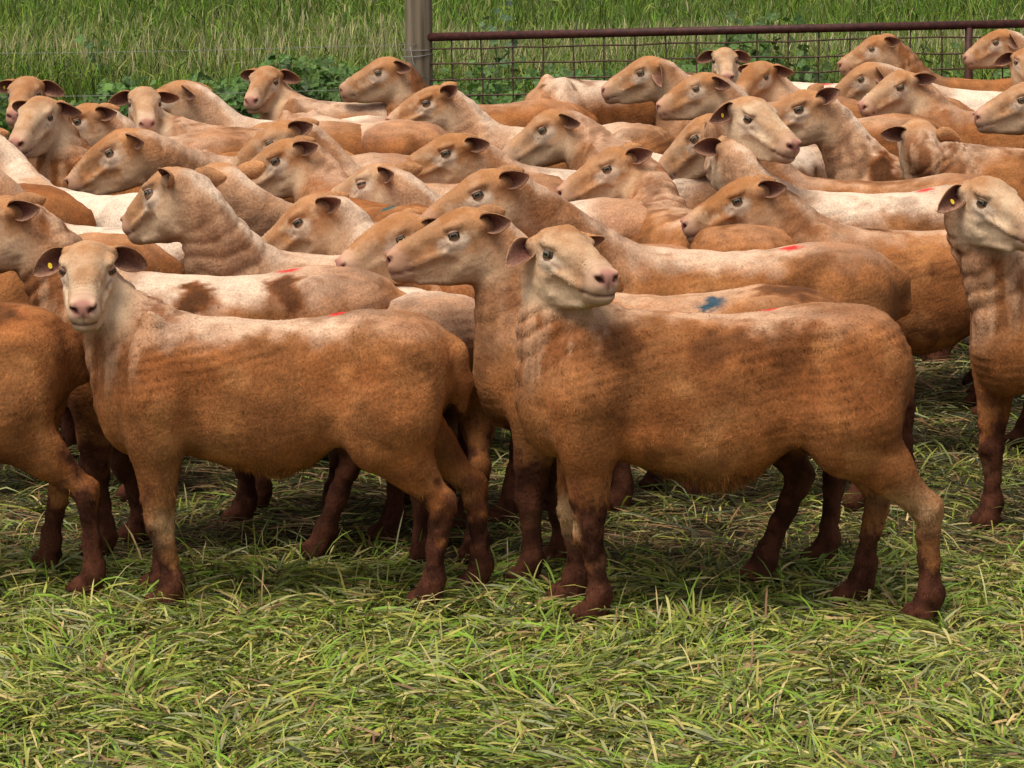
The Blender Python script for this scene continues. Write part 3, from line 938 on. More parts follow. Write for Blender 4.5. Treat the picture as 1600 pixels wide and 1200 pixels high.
    ts = np.linspace(0, 1, n)
    B = [((1 - t) ** 3) * p0 + 3 * (1 - t) ** 2 * t * c1 + 3 * (1 - t) * t * t * c2 + t ** 3 * p3 for t in ts]
    hl_left = HM[:, 1]
    nh = np.interp(ts, [0, .3, .65, 1], [.150 * s, .110 * s, .079 * s, .061 * hs])
    nk = np.interp(ts, [0, .3, .65, 1], [1.40, 1.34, 1.34, 1.42])
    for i in range(n - 1):
        tg = B[i + 1] - B[i]; tg /= np.linalg.norm(tg)
        wgt = sstep(0, 1, np.array((ts[i] + ts[i + 1]) / 2))
        lt = Y1 * (1 - wgt) + hl_left * wgt; lt = lt - tg * (lt @ tg); ln_ = np.linalg.norm(lt)
        lt = lt / ln_ if ln_ > .05 else None
        fd.seg(B[i], B[i + 1], nh[i], nh[i + 1], .03, lt, float(nk[i]))
    # head
    HT = np.array(HEAD)
    HT[:, 1] += rng.uniform(-.005, .009) * np.exp(-((HT[:, 0] - .06) / .04) ** 2)
    HT[:, 2] *= rng.uniform(.95, 1.05); HT[:, 3] *= rng.uniform(.93, 1.06)
    fd.loft(HT * hs, .016, 0.60, HM, hl, .215 * hs, 2.5)
    for sd in (1, -1):
        fd.ell(hp(-.006, sd * .0475, .024), np.array([.027, .0135, .0105]) * hs, .009 * hs, HM)      # brow
        fd.ell(hp(-.02, sd * .034, -.066), np.array([.048, .022, .042]) * hs, .016 * hs, HM)       # cheek
        fd.ell(hp(.0, sd * .044, -.016), np.array([.030, .014, .012]) * hs, .012 * hs, HM)       # socket rim
        fd.ell(hp(.145, sd * .020, -.027), np.array([.021, .0145, .016]) * hs, .010 * hs, HM)       # lip pad
        fd.ell(hp(-.072, sd * .046, .004), np.array([.016, .016, .018]) * hs, .012 * hs, HM)       # ear root
        fd.ell(hp(.070, sd * .054, -.010), np.array([.040, .014, .022]) * hs, .014 * hs, HM, carve=True)
    for sd in (1, -1):
        fd.seg(hp(.030, sd * .0440, -.030), hp(.112, sd * .0330, -.036), .0085 * hs, .0065 * hs, .010 * hs)      # facial crest
        fd.seg(hp(-.035, sd * .030, -.113), hp(.105, sd * .020, -.080), .0125 * hs, .009 * hs, .010 * hs)       # edge of the jaw
        fd.ell(hp(.154, sd * .0205, .000), np.array([.013, .008, .009]) * hs, .006 * hs, HM)                     # wing of the nostril
        fd.ell(hp(.048, sd * .0525, -.060), np.array([.040, .012, .018]) * hs, .014 * hs, HM, carve=True)         # hollow below the crest
    fd.ell(hp(.148, 0, -.053), np.array([.019, .021, .013]) * hs, .010 * hs, HM)                   # chin
    fd.ell(hp(.153, 0, -.006), np.array([.013, .020, .012]) * hs, .008 * hs, HM)                   # nose pad
    for sd in (1, -1):
        fd.ell(hp(.164, sd * .0185, -.010), np.array([.012, .0075, .0055]) * hs, .004 * hs, HM @ rotm_local(sd), carve=True)
    V, Q = fd.nets()
    N = vnormals(V, Q)
    V = V.astype(np.float64)
    # ------ masks in head, neck and body space
    H = ((V - hl) @ HM) / hs
    hx, hy, hz = H.T
    body = V / s; bx = body[:, 0] / sl; by = body[:, 1]; bz = body[:, 2]
    Bp = np.array(B)
    dd = np.linalg.norm(V[:, None, :] - Bp[None], axis=2)
    ni = dd.argmin(1)
    j0 = np.clip(ni - 1, 0, n - 2)
    best, nt_, = np.full(len(V), 9.0), np.zeros(len(V))
    for dj in (0, 1):
        jj = np.clip(j0 + dj, 0, n - 2)
        a_, b_ = Bp[jj], Bp[jj + 1]
        ab = b_ - a_
        tt = np.clip(((V - a_) * ab).sum(1) / (ab * ab).sum(1), 0, 1)
        d_ = np.linalg.norm(V - a_ - ab * tt[:, None], axis=1)
        m_ = d_ < best
        best[m_] = d_[m_]; nt_[m_] = ((jj + tt) / (n - 1))[m_]
    hin = sstep(-.13, -.045, hx + (fbm(V, 24, seed + 3) - .5) * .05) * sstep(.12, .06, np.abs(hy)) * (hz > -.2) * (hz < .12) * (hx < .2)
    face = hin * sstep(.20, .165, np.linalg.norm(H - [.02, 0, -.0], axis=1) + (fbm(V, 30, seed) - .5) * .03) * sstep(-.145, -.085, hz - .25 * np.minimum(hx, 0))
    neck = (1 - face) * sstep(.22, .16, best / s) * sstep(.05, .25, nt_) * sstep(.10, .28, bx)
    legz = sstep(.42, .30, bz) * (1 - face) * (1 - neck)
    outer = np.clip(N[:, 2], 0, 1)
    SS = seed * 13
    f1 = fbm(V, 9, SS + 1); f2 = fbm(V, 26, SS + 2); f3 = fbm(V * [1, 1, .35], 34, SS + 3); fl = fbm(V, 3.5, SS + 4)
    # ------ displacement: wool lumps, neck folds, face creases
    dsp = (f2 - .5) * .0045 * (1 - face) + (fbm(V, 60, SS + 9, 2) - .5) * .002 * (1 - face)
    ridge = np.sin(bz * 255 + bx * 60 + 16 * fbm(V, 4, SS + 14, 2))
    dsp += ridge * .0013 * (1 - face) * (1 - neck) * sstep(.36, .44, bz) * sstep(.40, .58, fbm(V, 5, SS + 15, 2))
    crook = sstep(.0, .25, nt_) * sstep(1.0, .75, nt_)
    fold = np.sin(nt_ * 46 + (f1 - .5) * 9) * .5 + .5
    dsp += (fbm(V * [1.5, 1.0, .16], 30, SS + 71, 2) - .5) * .012 * wrinkle * np.clip(neck + sstep(.14, .24, bx) * sstep(.45, .60, bz) * .6, 0, 1) * (1 - face)
    dsp -= (fold ** 2) * .0065 * wrinkle * neck * crook * sstep(.35, .6, fl + .15)
    dsp += (fbm(V, 50, SS + 12, 2) - .5) * .015 * legz * sstep(.34, .22, bz)                       # caked mud
    dsp += (f2 - .45) * .010 * face * sstep(.0, -.06, hx) * sstep(.0, .03, hz)                      # woolly poll
    zm = -.0455 + .05 * (hx - .1156)
    mouth = np.exp(-((hz - zm) / .0034) ** 2) * sstep(.104, .120, hx) * face
    phil = np.exp(-(hy / .0025) ** 2) * sstep(.15, .158, hx) * sstep(-.012, -.018, hz) * sstep(-.040, -.034, hz)
    dsp -= .0028 * mouth + .002 * phil * face
    crease = np.sin(hx * 620 + hy * hy * 3000) * sstep(.085, .10, hx) * sstep(.145, .13, hx) * sstep(-.02, .0, hz) * face
    dsp += crease * .0016
    dsp += (fbm((V - hl) @ HM * [1, 1, 2.5], 42, SS + 81, 3) - .5) * .0045 * face * (1 - sstep(.12, .14, hx))
    V = V + N * dsp[:, None]
    # ------ coat colour: red earth rubbed into the fleece, clean wool along the top, caked legs
    rust_c = np.array(RUST) * (1 - .5 * (1 - rust)) + np.array(TAN) * .5 * (1 - rust)
    c = np.repeat(rust_c[None].astype(np.float32), len(V), 0)
    c = mixc(c, TAN, sstep(.35, .7, f1 * .6 + fl * .4) * (.85 - .35 * rust))
    c = mixc(c, np.array(RUST) * .66, sstep(.48, .70, fbm(V * [1, 1, .6], 6, SS + 21)) * .55)
    c = mixc(c, np.array(TAN) * 1.15, sstep(.56, .72, fbm(V, 13, SS + 22)) * .45)
    hstk = fbm(V * [.45, 1, 1.7], 15, SS + 23, 4)
    c = c * (1 + (hstk - .5) * .9)[:, None].astype(np.float32)
    c = mixc(c, np.array(RUST) * .45, sstep(.60, .70, fbm(V * [.8, 1, 1.2], 10, SS + 24, 4)) * .55)
    topd = (.70 - bz) + .35 * np.abs(by) * 0                                       # how far below the top line
    wcut = white * .12
    wm = sstep(wcut + .05, wcut - .03, topd + (f1 - .5) * .10 + (f3 - .5) * .06) * (white > 0)
    wm *= (1 - neck) * sstep(.42, .33, bx) * (np.abs(by) < .3)
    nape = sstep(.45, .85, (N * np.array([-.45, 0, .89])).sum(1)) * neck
    wm *= 1 - .75 * sstep(-.10, -.30, bx + (fl - .5) * .3) * (white < .9)
    crm = np.array(PALE) * (1 - min(1, white * 1.3)) + np.array(CREAM) * min(1, white * 1.3)
    c = mixc(c, crm, wm * (1 - face) * .95)
    nw = neck * neckw * sstep(.25, .6, f1 * .5 + fl * .3 + .25 + .3 * (neckw - .5))
    c = mixc(c, PALE, np.clip(nw * .95, 0, 1))
    c = mixc(c, np.array(RUST) * .75, neck * sstep(.50, .66, fbm(V, 12, SS + 27, 4)) * (.7 - .35 * neckw))
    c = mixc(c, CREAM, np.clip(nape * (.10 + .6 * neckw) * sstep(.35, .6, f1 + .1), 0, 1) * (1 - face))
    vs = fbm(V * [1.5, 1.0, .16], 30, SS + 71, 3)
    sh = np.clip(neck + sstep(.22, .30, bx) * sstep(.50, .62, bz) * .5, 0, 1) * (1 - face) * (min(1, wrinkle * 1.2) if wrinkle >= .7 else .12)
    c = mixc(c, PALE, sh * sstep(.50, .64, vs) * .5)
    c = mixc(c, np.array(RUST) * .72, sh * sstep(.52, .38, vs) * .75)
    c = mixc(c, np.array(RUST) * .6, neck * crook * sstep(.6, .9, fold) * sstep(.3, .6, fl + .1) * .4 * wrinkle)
    c = mixc(c, np.array(RUST) * .7, sstep(.53, .62, f1 * .65 + fl * .35 + (f3 - .5) * .25) * stain * (1 - face) * .8)
    st = sstep(.56, .68, f1 * .65 + fl * .35 + (f3 - .5) * .25) * stain * (1 - face)
    c = mixc(c, STAIN, st)
    for (mx, my, mr, mcol, mamt) in spots:                                          # big stains at body x, side angle
        ang = np.arctan2(by, bz - .5)
        d2 = np.hypot((bx - mx) / mr[0], (ang - my) / mr[1]) * .8 + (fbm(V * [1.2, 1, .8], 20, SS + 41, 4) - .5) * 2.4 + (f2 - .5) * .8
        on = (bz > .4) * (1 - face)
        c = mixc(c, np.array(RUST) * .7, sstep(1.25, .8, d2 + (f1 - .5) * .8) * min(1, mamt * 1.2) * on)
        c = mixc(c, mcol, sstep(.95, .45, d2 + (f1 - .5) * .8) * mamt * on)
    for (mx, my, mr, mcol) in marks:                                                # sprayed raddle marks on the back
        d2 = np.hypot((bx - mx) / mr, (by - my) / (mr * 1.1)) * .85 + (fbm(V * [1.8, .6, .6], 55, SS + 42, 2) - .5) * 1.1
        c = mixc(c, mcol, sstep(1.15, .45, d2) * (bz > .58) * (1 - face) * .93)
    belly = sstep(.36, .30, bz) * sstep(.30, .22, np.abs(bx)) * (1 - legz * 0)
    c = mixc(c, np.array(TAN) * .8, belly * .5 * (np.abs(by) < .17))
    lg = sstep(mudz - .01, mudz - .06, bz + (f1 - .5) * .34 + (f2 - .5) * .26) * (1 - face) * (1 - neck)
    c = mixc(c, np.array(MUD), lg * .97)
    c = mixc(c, np.array(MUD) * .45, lg * sstep(.5, .62, fbm(V, 38, SS + 33, 2)) * .8)
    spl = sstep(.56, .62, fbm(V, 34, SS + 91, 2)) * sstep(mudz + .17, mudz, bz) * (1 - face) * (1 - neck) * (1 - lg) * sstep(.45, .38, bz)
    c = mixc(c, np.array(MUD) * 1.3, spl * .8)
    knee = np.exp(-((bz - .215) / .045) ** 2) * (bx > .1) * sstep(.45, .65, f1) * (seed % 3 != 0)
    hockm = np.exp(-((bz - .265) / .05) ** 2) * (bx < -.2) * sstep(.5, .68, f1) * (seed % 2 == 0)
    c = mixc(c, (.46, .28, .14), np.clip(knee * .8 + hockm * .55, 0, 1))
    wool = np.full(len(V), 1.0, np.float32)
    wool = wool * (1 - .1 * lg)
    # face
    fc = np.repeat(np.array(FACE, np.float32)[None], len(V), 0)
    fc = mixc(fc, np.array(TAN) * 1.05, sstep(.4, .7, fbm(V, 22, SS + 5)) * .8)
    fc = mixc(fc, np.array(FACE) * .55, sstep(.50, .66, fbm(V, 16, SS + 6)) * (.35 + .5 * stain))
    fc = mixc(fc, (.57, .38, .235), sstep(.52, .64, fbm(V, 26, SS + 7)) * .45)
    fc = mixc(fc, np.array(FACE) * .9, sstep(.012, .032, hz) * sstep(-.09, -.03, hx) * sstep(.13, .08, hx) * (.75 - .5 * facew))
    pale = np.clip(facew + .25 - .0, 0, 1)
    low = sstep(-.02, -.075, hz + (f2 - .5) * .05)
    fc = mixc(fc, (.52, .345, .21), low * (.55 + .45 * facew))
    fc = mixc(fc, (.60, .43, .275), facew * (.45 + .55 * sstep(.62, .38, fbm(V, 15, SS + 31))) * (1 - .45 * sstep(.02, .05, hz) * (hx > -.05)))
    de = np.hypot((hx - .006) / 1.35, (hz + .010) * 1.05) + (f2 - .5) * .018
    fc = mixc(fc, (.62, .46, .33), sstep(.036, .018, de + .012 * (hz > .004)) * (np.abs(hy) > .03) * .85)
    tear = np.exp(-(((hz + .012) - (.024 - hx) * .35) / .004) ** 2) * sstep(.014, .022, hx) * sstep(.052, .040, hx) * (np.abs(hy) > .02)
    fc = mixc(fc, (.16, .08, .05), tear * .7)
    mz = sstep(.112, .138, hx + (f2 - .5) * .03)
    fc = mixc(fc, (.50, .30, .205), mz * .5)
    nose = sstep(.027, .016, np.hypot(hx - .163, np.hypot(hy * .85, (hz + .006) * 1.1)))
    fc = mixc(fc, PINK, nose * .85)
    ndist = np.hypot(np.hypot(hx - .160, np.abs(hy) - .019) * .8, (hz + .009 - (np.abs(hy) - .018) * .5) * 1.9)
    fc = mixc(fc, (.10, .03, .025), sstep(.013, .008, ndist))
    fc = mixc(fc, (.15, .07, .05), np.clip(mouth * 1.0 + phil * .6, 0, 1))
    fc = mixc(fc, (.33, .2, .12), sstep(-.052, -.062, hz) * sstep(.12, .14, hx) * .5)
    fc = mixc(fc, np.array(TAN) * 1.1, sstep(.0, -.07, hx) * sstep(.0, .03, hz) * .6)
    c = c * (1 - face[:, None]) + fc * face[:, None]
    wool = wool * (1 - face) + face * (.55 - .40 * mz)
    col = np.concatenate([np.clip(c, 0, 1), wool[:, None]], 1).astype(np.float32)
    # ------ objects
    root = bpy.data.objects.new('sheep', None); COL.objects.link(root)
    root.location = O; root.rotation_euler = (0, 0, hr + math.pi)
    root['label'] = label; root['category'] = 'sheep'; root['group'] = 'shorn sheep crowded in the paddock'
    link('body', mesh_np('sheep_body', V, Q, col, True, [M_WOOL]), root)
    if True:
        nf_ = int(fleece or (10500, 4000, 2000)[lod])
        idx = rng.choice(len(V), nf_ * 2, p=None)
        A = np.zeros(len(V)); qa = np.linalg.norm(np.cross(V[Q[:, 2]] - V[Q[:, 0]], V[Q[:, 3]] - V[Q[:, 1]]), axis=1)
        for q_ in range(4): A += np.bincount(Q[:, q_], qa, len(V))
        A *= np.clip(1.0 - (hx > .12) * face, 0.0, 1) * (1 + face); A *= 1 + 2.5 * (bz < .35) * (bz > .27) * (np.abs(bx) < .22) * (N[:, 2] < .0) * (np.abs(by) > .05); A /= A.sum()
        idx = rng.choice(len(V), nf_, p=A)
        n_ = N[idx]
        flow = np.array([-.35, 0, -.9]) + rng.normal(0, .22, (nf_, 3)) + (np.stack([vnoise(V[idx], 28, SS + 51 + q_) for q_ in range(3)], 1) - .5) * 1.3
        flow = flow * (1 - face[idx][:, None]) + (HM @ np.array([-.9, 0, -.45]) + rng.normal(0, .3, (nf_, 3))) * face[idx][:, None]
        flow -= n_ * (flow * n_).sum(1, keepdims=True); flow /= np.linalg.norm(flow, axis=1, keepdims=True) + 1e-9
        sidev = np.cross(n_, flow)
        p_ = V[idx] + sidev * rng.normal(0, .004, (nf_, 1)) + flow * rng.normal(0, .004, (nf_, 1)) - n_ * .0012
        fk = face[idx][:, None]
        rag = (sstep(.36, .31, bz[idx]) * (np.abs(bx[idx]) < .24) * (N[idx, 2] < .2) + np.exp(-((bz[idx] - .26) / .03) ** 2) * .5)[:, None] * (1 - fk)
        L_ = rng.uniform(.005, .0105, (nf_, 1)) * (1 - .4 * fk) * (1 + 3.2 * rag * (.25 + vnoise(V[idx], 22, SS + 66)[:, None]) * rng.random((nf_, 1)) ** 1.5); w_ = rng.uniform(.0005, .0011, (nf_, 1))
        lift = rng.uniform(.05, .5, (nf_, 1)) * (1 - .75 * fk)
        dirs = (flow + n_ * lift) / np.sqrt(1 + lift ** 2)
        hang = np.clip(rag * 1.2, 0, 1) * .85
        dirs = dirs * (1 - hang) + (np.array([-.1, 0, -1.0]) + rng.normal(0, .18, (nf_, 3))) * hang
        tip = p_ + L_ * dirs
        fv = np.stack([p_ - sidev * w_, p_ + sidev * w_, tip], 1).reshape(-1, 3)
        lock = (.46 + .9 * vnoise(V[idx] * [1, 1, .5], 70, SS + 60) + .30 * np.sin(bz[idx] * 520 + bx[idx] * 110 + 14 * fbm(V[idx], 5, SS + 61)))[:, None]
        fcx = np.repeat(np.clip(col[idx, :3] * rng.uniform(.58, 1.42, (nf_, 1)) * (lock * (1 - fk * .5) + fk * .5), 0, .9), 3, 0)
        link('fleece', mesh_np('fleece', fv, np.arange(nf_ * 3).reshape(-1, 3), fcx, True, [M_FLEECE]), root, kind='stuff')
    back = lambda A: (np.asarray(A) @ HM.T) + hl
    for k, sd in enumerate((1, -1)):
        ev, ef, ec, fr = eye_mesh(sd, hs, lod)
        eo = link('eye', mesh_np('eye', back(ev), ef, ec, True, [M_EYE]), root)
        lv, lf, lc = lid_mesh(fr, lid * (.9 + .2 * rng.random()), lid * .8, (.42, .25, .155))
        link('eyelid', mesh_np('eyelid', back(lv), lf, lc, True, [M_LID]), eo)
        er = ears if (k == 0 or ears2 is None) else ears2
        jv = rng.normal(0, .08, 3)
        oc = np.array(FACE) * .2 + np.array(TAN) * (.55 + .3 * rng.random()) + np.array(PALE) * .2
        av, af, ac, tf = ear_mesh(sd, hs, er[0] + jv[0], er[1] + jv[1], er[2] + jv[2] * .5, seed, oc, er[3] if len(er) > 3 else 1.0)
        ao = link('ear', mesh_np('ear', back(av), af, ac, True, [M_EAR]), root)
        if tag == sd:
            tp, a_, v_, c_ = tf
            tg = tag_mesh((back(tp), HM @ a_, HM @ v_, HM @ c_), hs).build('ear_tag', M_TAG, ao, smooth=False)
            tg['label'] = 'small yellow plastic ear tag'
    return root

def rotm_local(sd):
    a = math.radians(38) * sd
    # rotate the nostril slit about the head's forward axis
    return np.array([[1, 0, 0], [0, math.cos(a), -math.sin(a)], [0, math.sin(a), math.cos(a)]])

RED, BLUE, TEAL = (.62, .02, .02), (.008, .055, .085), (.02, .09, .09)
DK = STAIN
ND = (0.15, 0.15, 0.0)
SHEEP = [
 dict(label='front left sheep facing the camera head on with both ears spread', h=0, s=.955, wpx=(262, 488), head=(137, 424), yaw=94, pitch=19, lod=0, sl=.95, doff=-.03,
      feet=[(.245, .088), (.285, -.075), (-.40, .095), (-.52, -.09)], white=0.26, neckw=.3, rust=.85, stain=0.24, marks=[(-.175, -.02, .022, RED)], ears=(.30, .05, .0), tag=-1, lid=15, facew=.75, tail=2, wrinkle=1.0, mudz=0.24, seed=1, fleece=66000),
 dict(label='large front right sheep in full side view turning its face to the right', h=0, s=1.0, wpx=(935, 478), head=(888, 397), yaw=120, pitch=9, lod=0, sl=.985, doff=-.04,
      feet=[(.25, .088), (.30, -.08), (-.49, .09), (-.36, -.09)], white=0.1, neckw=.3, rust=.8, stain=0.22, marks=[(-.135, -.03, .02, RED)],
      spots=[(.02, .75, (.10, .28), DK, .55), (.20, .8, (.05, .25), DK, .5), (-.16, .8, (.05, .25), DK, .35)], ears=(-.30, -.25, .0), ears2=(.40, .05, .3, .85), facew=.55, tail=0, wrinkle=.8, mudz=0.24, seed=2, lid=27, fleece=76000),
 dict(label='pale headed sheep cut by the right edge, gazing right', h=32, s=.98, wpx=(1622, 409), head=(1556, 316), yaw=126, pitch=17, lod=0, doff=.05,
      white=.2, neckw=.45, rust=.65, stain=0.27, ears=(.35, .1, .1), tag=-1, facew=.9, wrinkle=.9, mudz=0.27, seed=4, fleece=38000),
 dict(label='rust brown sheep at left edge showing only its rump and hind legs', h=0, s=.95, wpx=(-345, 478), head=(-440, 400), yaw=0, pitch=25, lod=0,
      feet=[(.26, .09), (.3, -.09), (-.50, .09), (-.36, -.09)], white=0, rust=.95, stain=0.32, spots=[(-.25, .35, (.06, .3), DK, .7)], tail=1, mudz=0.28, seed=5, fleece=36000),
 dict(label='sheep behind the front left one, red spot on its white and brown back', h=0, s=1.0, wpx=(172, 420), head=(-22, 348), yaw=3, pitch=20, lod=0,
      white=0.5, neckw=.3, rust=.6, stain=0.32, marks=[(-.185, .0, .026, RED)], spots=[(.03, .65, (.035, .25), DK, .85), (-.19, .6, (.04, .25), DK, .8)], ears=(-0.13, .95, 0.00), wrinkle=.9, seed=6, feet=[(.27, .09), (.2, -.09), (-.26, .09), (-.42, -.09)]),
 dict(label='sheep in left profile just left of the front right one, blue smear on its back', h=0, s=.985, wpx=(862, 450), head=(708, 366), yaw=6, pitch=17, lod=0,
      white=0.06, neckw=.35, rust=0.3, stain=0.32, marks=[(-.125, .065, .028, BLUE), (-.105, .085, .018, BLUE)], spots=[(-.33, .1, (.06, .5), DK, .7)], ears=(-0.23, .95, 0.00), seed=7, facew=.25,
      feet=[(.30, .09), (.22, -.09), (-.25, .09), (-.42, -.09)]),
 dict(label='pale necked sheep with roman nose resting its chin over the red spotted back', h=-72, s=.915, wpx=(590, 420), head=(472, 346), yaw=-4, pitch=33, lod=0, doff=-.12,
      white=.8, neckw=.9, rust=.2, stain=0.22, ears=(-0.08, .95, 0.00), seed=8, facew=.35, wrinkle=.4),
 dict(label='dirty browed sheep whose long pale back behind ends in a red spot and tail', h=0, s=.985, wpx=(985, 382), head=(746, 303), yaw=4, pitch=24, lod=0, doff=-.12,
      white=0.3, neckw=.4, rust=.55, stain=0.37, marks=[(-.175, .01, .030, RED)], ears=(-0.13, .95, 0.00), feet=[(.27, .09), (.3, -.09), (-.36, .09), (-.50, -.09)], seed=9, facew=.2),
 dict(label='sheep peeping with one eye between two nearer heads in the middle', h=28, s=.97, wpx=(745, 404), head=(613, 372), yaw=28, pitch=20, lod=1, doff=.05,
      white=0.15, neckw=.5, rust=.5, stain=0.22, ears=(-0.08, .95, 0.00), seed=10),
 dict(label='alert brown faced sheep in left profile above the front right sheep', h=-68, s=.96, wpx=(1040, 318), head=(947, 263), yaw=4, pitch=24, lod=0, doff=-.02,
      white=.1, neckw=.25, rust=.55, stain=0.42, ears=(-0.23, .95, 0.00), seed=11, facew=.3, wrinkle=.7),
 dict(label='brown nosed sheep in profile with white withers and blotchy dark flank', h=0, s=.95, wpx=(1300, 351), head=(1149, 313), yaw=4, pitch=22, lod=0,
      white=0.12, neckw=.3, rust=.4, stain=0.80, ears=(-0.13, .95, 0.00), seed=12, facew=.1),
 dict(label='sheep with head turned away above a white back with a red spot', h=0, s=1.0, wpx=(1232, 293), head=(1140, 238), yaw=-78, pitch=12, lod=0, doff=.08,
      white=0.6, neckw=.9, rust=.4, stain=0.27, marks=[(-.17, .0, .028, RED)], ears=(-.25, .1, 2.3), ears2=(.05, .1, .8), seed=13, facew=.8),
 dict(label='sheep peering down behind the one whose head is turned away', h=0, s=1.0, wpx=(1240, 274), head=(1090, 216), yaw=-10, pitch=38, lod=1,
      white=.1, neckw=.3, rust=.7, stain=0.32, ears=(-.1, .2, .2), seed=14, facew=.4),
 dict(label='sheep in profile with drooping ear beside the white back at centre', h=-55, s=1.03, wpx=(965, 226), head=(848, 203), yaw=2, pitch=30, lod=1, doff=-.1,
      white=0.5, neckw=.3, rust=.6, stain=0.42, ears=(0.36, .70, 0.00), seed=15, facew=.35),
 dict(label='white faced sheep with yellow ear tag looking right among the crowd', h=60, s=1.0, wpx=(1150, 236), head=(1186, 186), yaw=132, pitch=23, lod=0, dy=8.55,
      white=.7, neckw=.7, rust=.4, stain=0.32, ears=(.35, .1, .0), tag=-1, seed=16, facew=1.0),
 dict(label='tall pink necked sheep with upright ear and dark patches on its shoulder', h=0, s=.97, wpx=(1385, 246), head=(1243, 171), yaw=8, pitch=20, lod=0, doff=.0,
      white=.5, neckw=.95, rust=.4, stain=0.47, spots=[(.27, .6, (.05, .35), DK, .9), (.30, 1.3, (.05, .3), DK, .8)], ears=(-0.68, .95, 0.00), seed=17, facew=.25, wrinkle=.35),
 dict(label='sheep seen from behind its head with both ears out, right of centre', h=0, s=1.06, wpx=(1505, 224), head=(1432, 213), yaw=-88, pitch=5, lod=0, doff=.05,
      white=.15, neckw=.6, rust=.6, stain=0.32, spots=[(-.02, .7, (.07, .4), DK, .75)], ears=(-.25, .1, 2.3), ears2=(-.02, .1, .8), seed=18, facew=.7, wrinkle=.8),
 dict(label='pink nosed sheep at upper right with head half turned to the camera', h=0, s=1.03, wpx=(1490, 171), head=(1396, 137), yaw=27, pitch=22, lod=1,
      white=.1, neckw=.2, rust=.7, stain=0.32, ears=(0.02, .95, 0.00), seed=19, facew=.5),
 dict(label='sheep with floppy ear nosing down behind the pink nosed one', h=0, s=1.02, wpx=(1470, 136), head=(1344, 124), yaw=0, pitch=32, lod=2,
      white=.9, neckw=.6, rust=.5, stain=0.32, marks=[(-.1, .0, .035, RED)], ears=(.7, .1, .2), seed=20, facew=.3),
 dict(label='brown sheep in clean profile right in front of the gate mesh', h=0, s=1.0, wpx=(1455, 118), head=(1360, 77), yaw=2, pitch=24, lod=2,
      white=0, neckw=.1, rust=.8, stain=0.32, ears=(-0.08, .95, 0.00), seed=21, facew=.15, wrinkle=.8),
 dict(label='cream necked sheep in profile at the top right corner before the gate', h=0, s=1.0, wpx=(1655, 114), head=(1553, 67), yaw=3, pitch=24, lod=2,
      white=.9, neckw=.95, rust=.5, stain=0.22, ears=(.6, .1, .2), seed=22, facew=.2),
 dict(label='sheep cut by the right edge with only its dark ear and cheek in view', h=20, s=1.0, wpx=(1672, 140), head=(1606, 98), yaw=95, pitch=15, lod=2,
      white=.3, neckw=.3, rust=.6, stain=0.42, ears=(.15, .1, .0), seed=23),
 dict(label='pale muzzled sheep in profile entering at the right edge', h=0, s=1.02, wpx=(1720, 205), head=(1590, 156), yaw=8, pitch=18, lod=1,
      white=.2, neckw=.4, rust=.5, stain=0.32, ears=(0.02, .95, 0.00), seed=24, facew=.4),
 dict(label='small brown faced sheep at upper centre with dark ears, looking down left', h=0, s=1.0, wpx=(1262, 152), head=(1180, 121), yaw=52, pitch=22, lod=2,
      white=0.2, neckw=.4, rust=.5, stain=0.32, ears=(.0, .1, .0), seed=25, facew=.2),
 dict(label='sheep before the gate staring straight at the camera with flat ears', h=0, s=1.0, wpx=(1205, 124), head=(1133, 96), yaw=91, pitch=20, lod=2, doff=.0,
      white=.9, neckw=.5, rust=.5, stain=0.42, marks=[(.0, .0, .04, RED)], ears=(.30, .05, .0), seed=26, facew=.7),
 dict(label='sheep in profile between the floppy eared head and the camera facing one', h=0, s=1.02, wpx=(1188, 180), head=(1086, 139), yaw=3, pitch=22, lod=2,
      white=.1, neckw=.6, rust=.5, stain=0.32, ears=(0.30, .70, 0.00), seed=27, facew=.3),
 dict(label='sheep in profile with forward flopped ear in front of the white topped body', h=0, s=1.02, wpx=(1095, 152), head=(1000, 114), yaw=3, pitch=22, lod=2,
      white=.1, neckw=.5, rust=.6, stain=0.32, ears=(.75, -.15, .2), seed=28, facew=.25),
 dict(label='big dark flanked body with white back line against the gate, head hidden', h=28, s=1.12, wpx=(880, 122), head=(800, 215), yaw=20, pitch=50, lod=2, dy=12.05,
      white=.45, neckw=.5, rust=.55, stain=0.72, ears=ND, seed=29),
 dict(label='prick eared sheep in profile just right of the timber post', h=0, s=1.0, wpx=(768, 194), head=(666, 161), yaw=4, pitch=22, lod=0,
      white=.35, neckw=.75, rust=.5, stain=0.32, ears=(-0.63, .95, 0.00), seed=30, facew=.25),
 dict(label='sheep lifting its chin directly left of the timber post', h=0, s=1.0, wpx=(662, 156), head=(590, 114), yaw=8, pitch=20, lod=2,
      white=.1, neckw=.2, rust=.75, stain=0.62, ears=(0.21, .70, 0.00), seed=31, facew=.25, wrinkle=.7),
 dict(label='lone headed sheep left of the post watching the camera with ears level', h=0, s=1.0, wpx=(472, 154), head=(412, 129), yaw=74, pitch=20, lod=2,
      white=0.35, neckw=.4, rust=.5, stain=0.47, ears=(.05, .1, .0), seed=32, facew=.4),
 dict(label='broad brown rump with white withers below the sheep by the post', h=-45, s=1.05, wpx=(478, 176), head=(400, 225), yaw=0, pitch=40, lod=2, dy=10.95,
      white=.3, neckw=.4, rust=.8, stain=0.47, marks=[(.02, .05, .03, TEAL)], seed=33),
 dict(label='pink sheep with back swept ear behind the pale faced one at left', h=0, s=1.0, wpx=(372, 183), head=(268, 153), yaw=-12, pitch=22, lod=2,
      white=.8, neckw=.9, rust=.4, stain=0.22, ears=(0.18, .70, 0.00), seed=34, facew=.3),
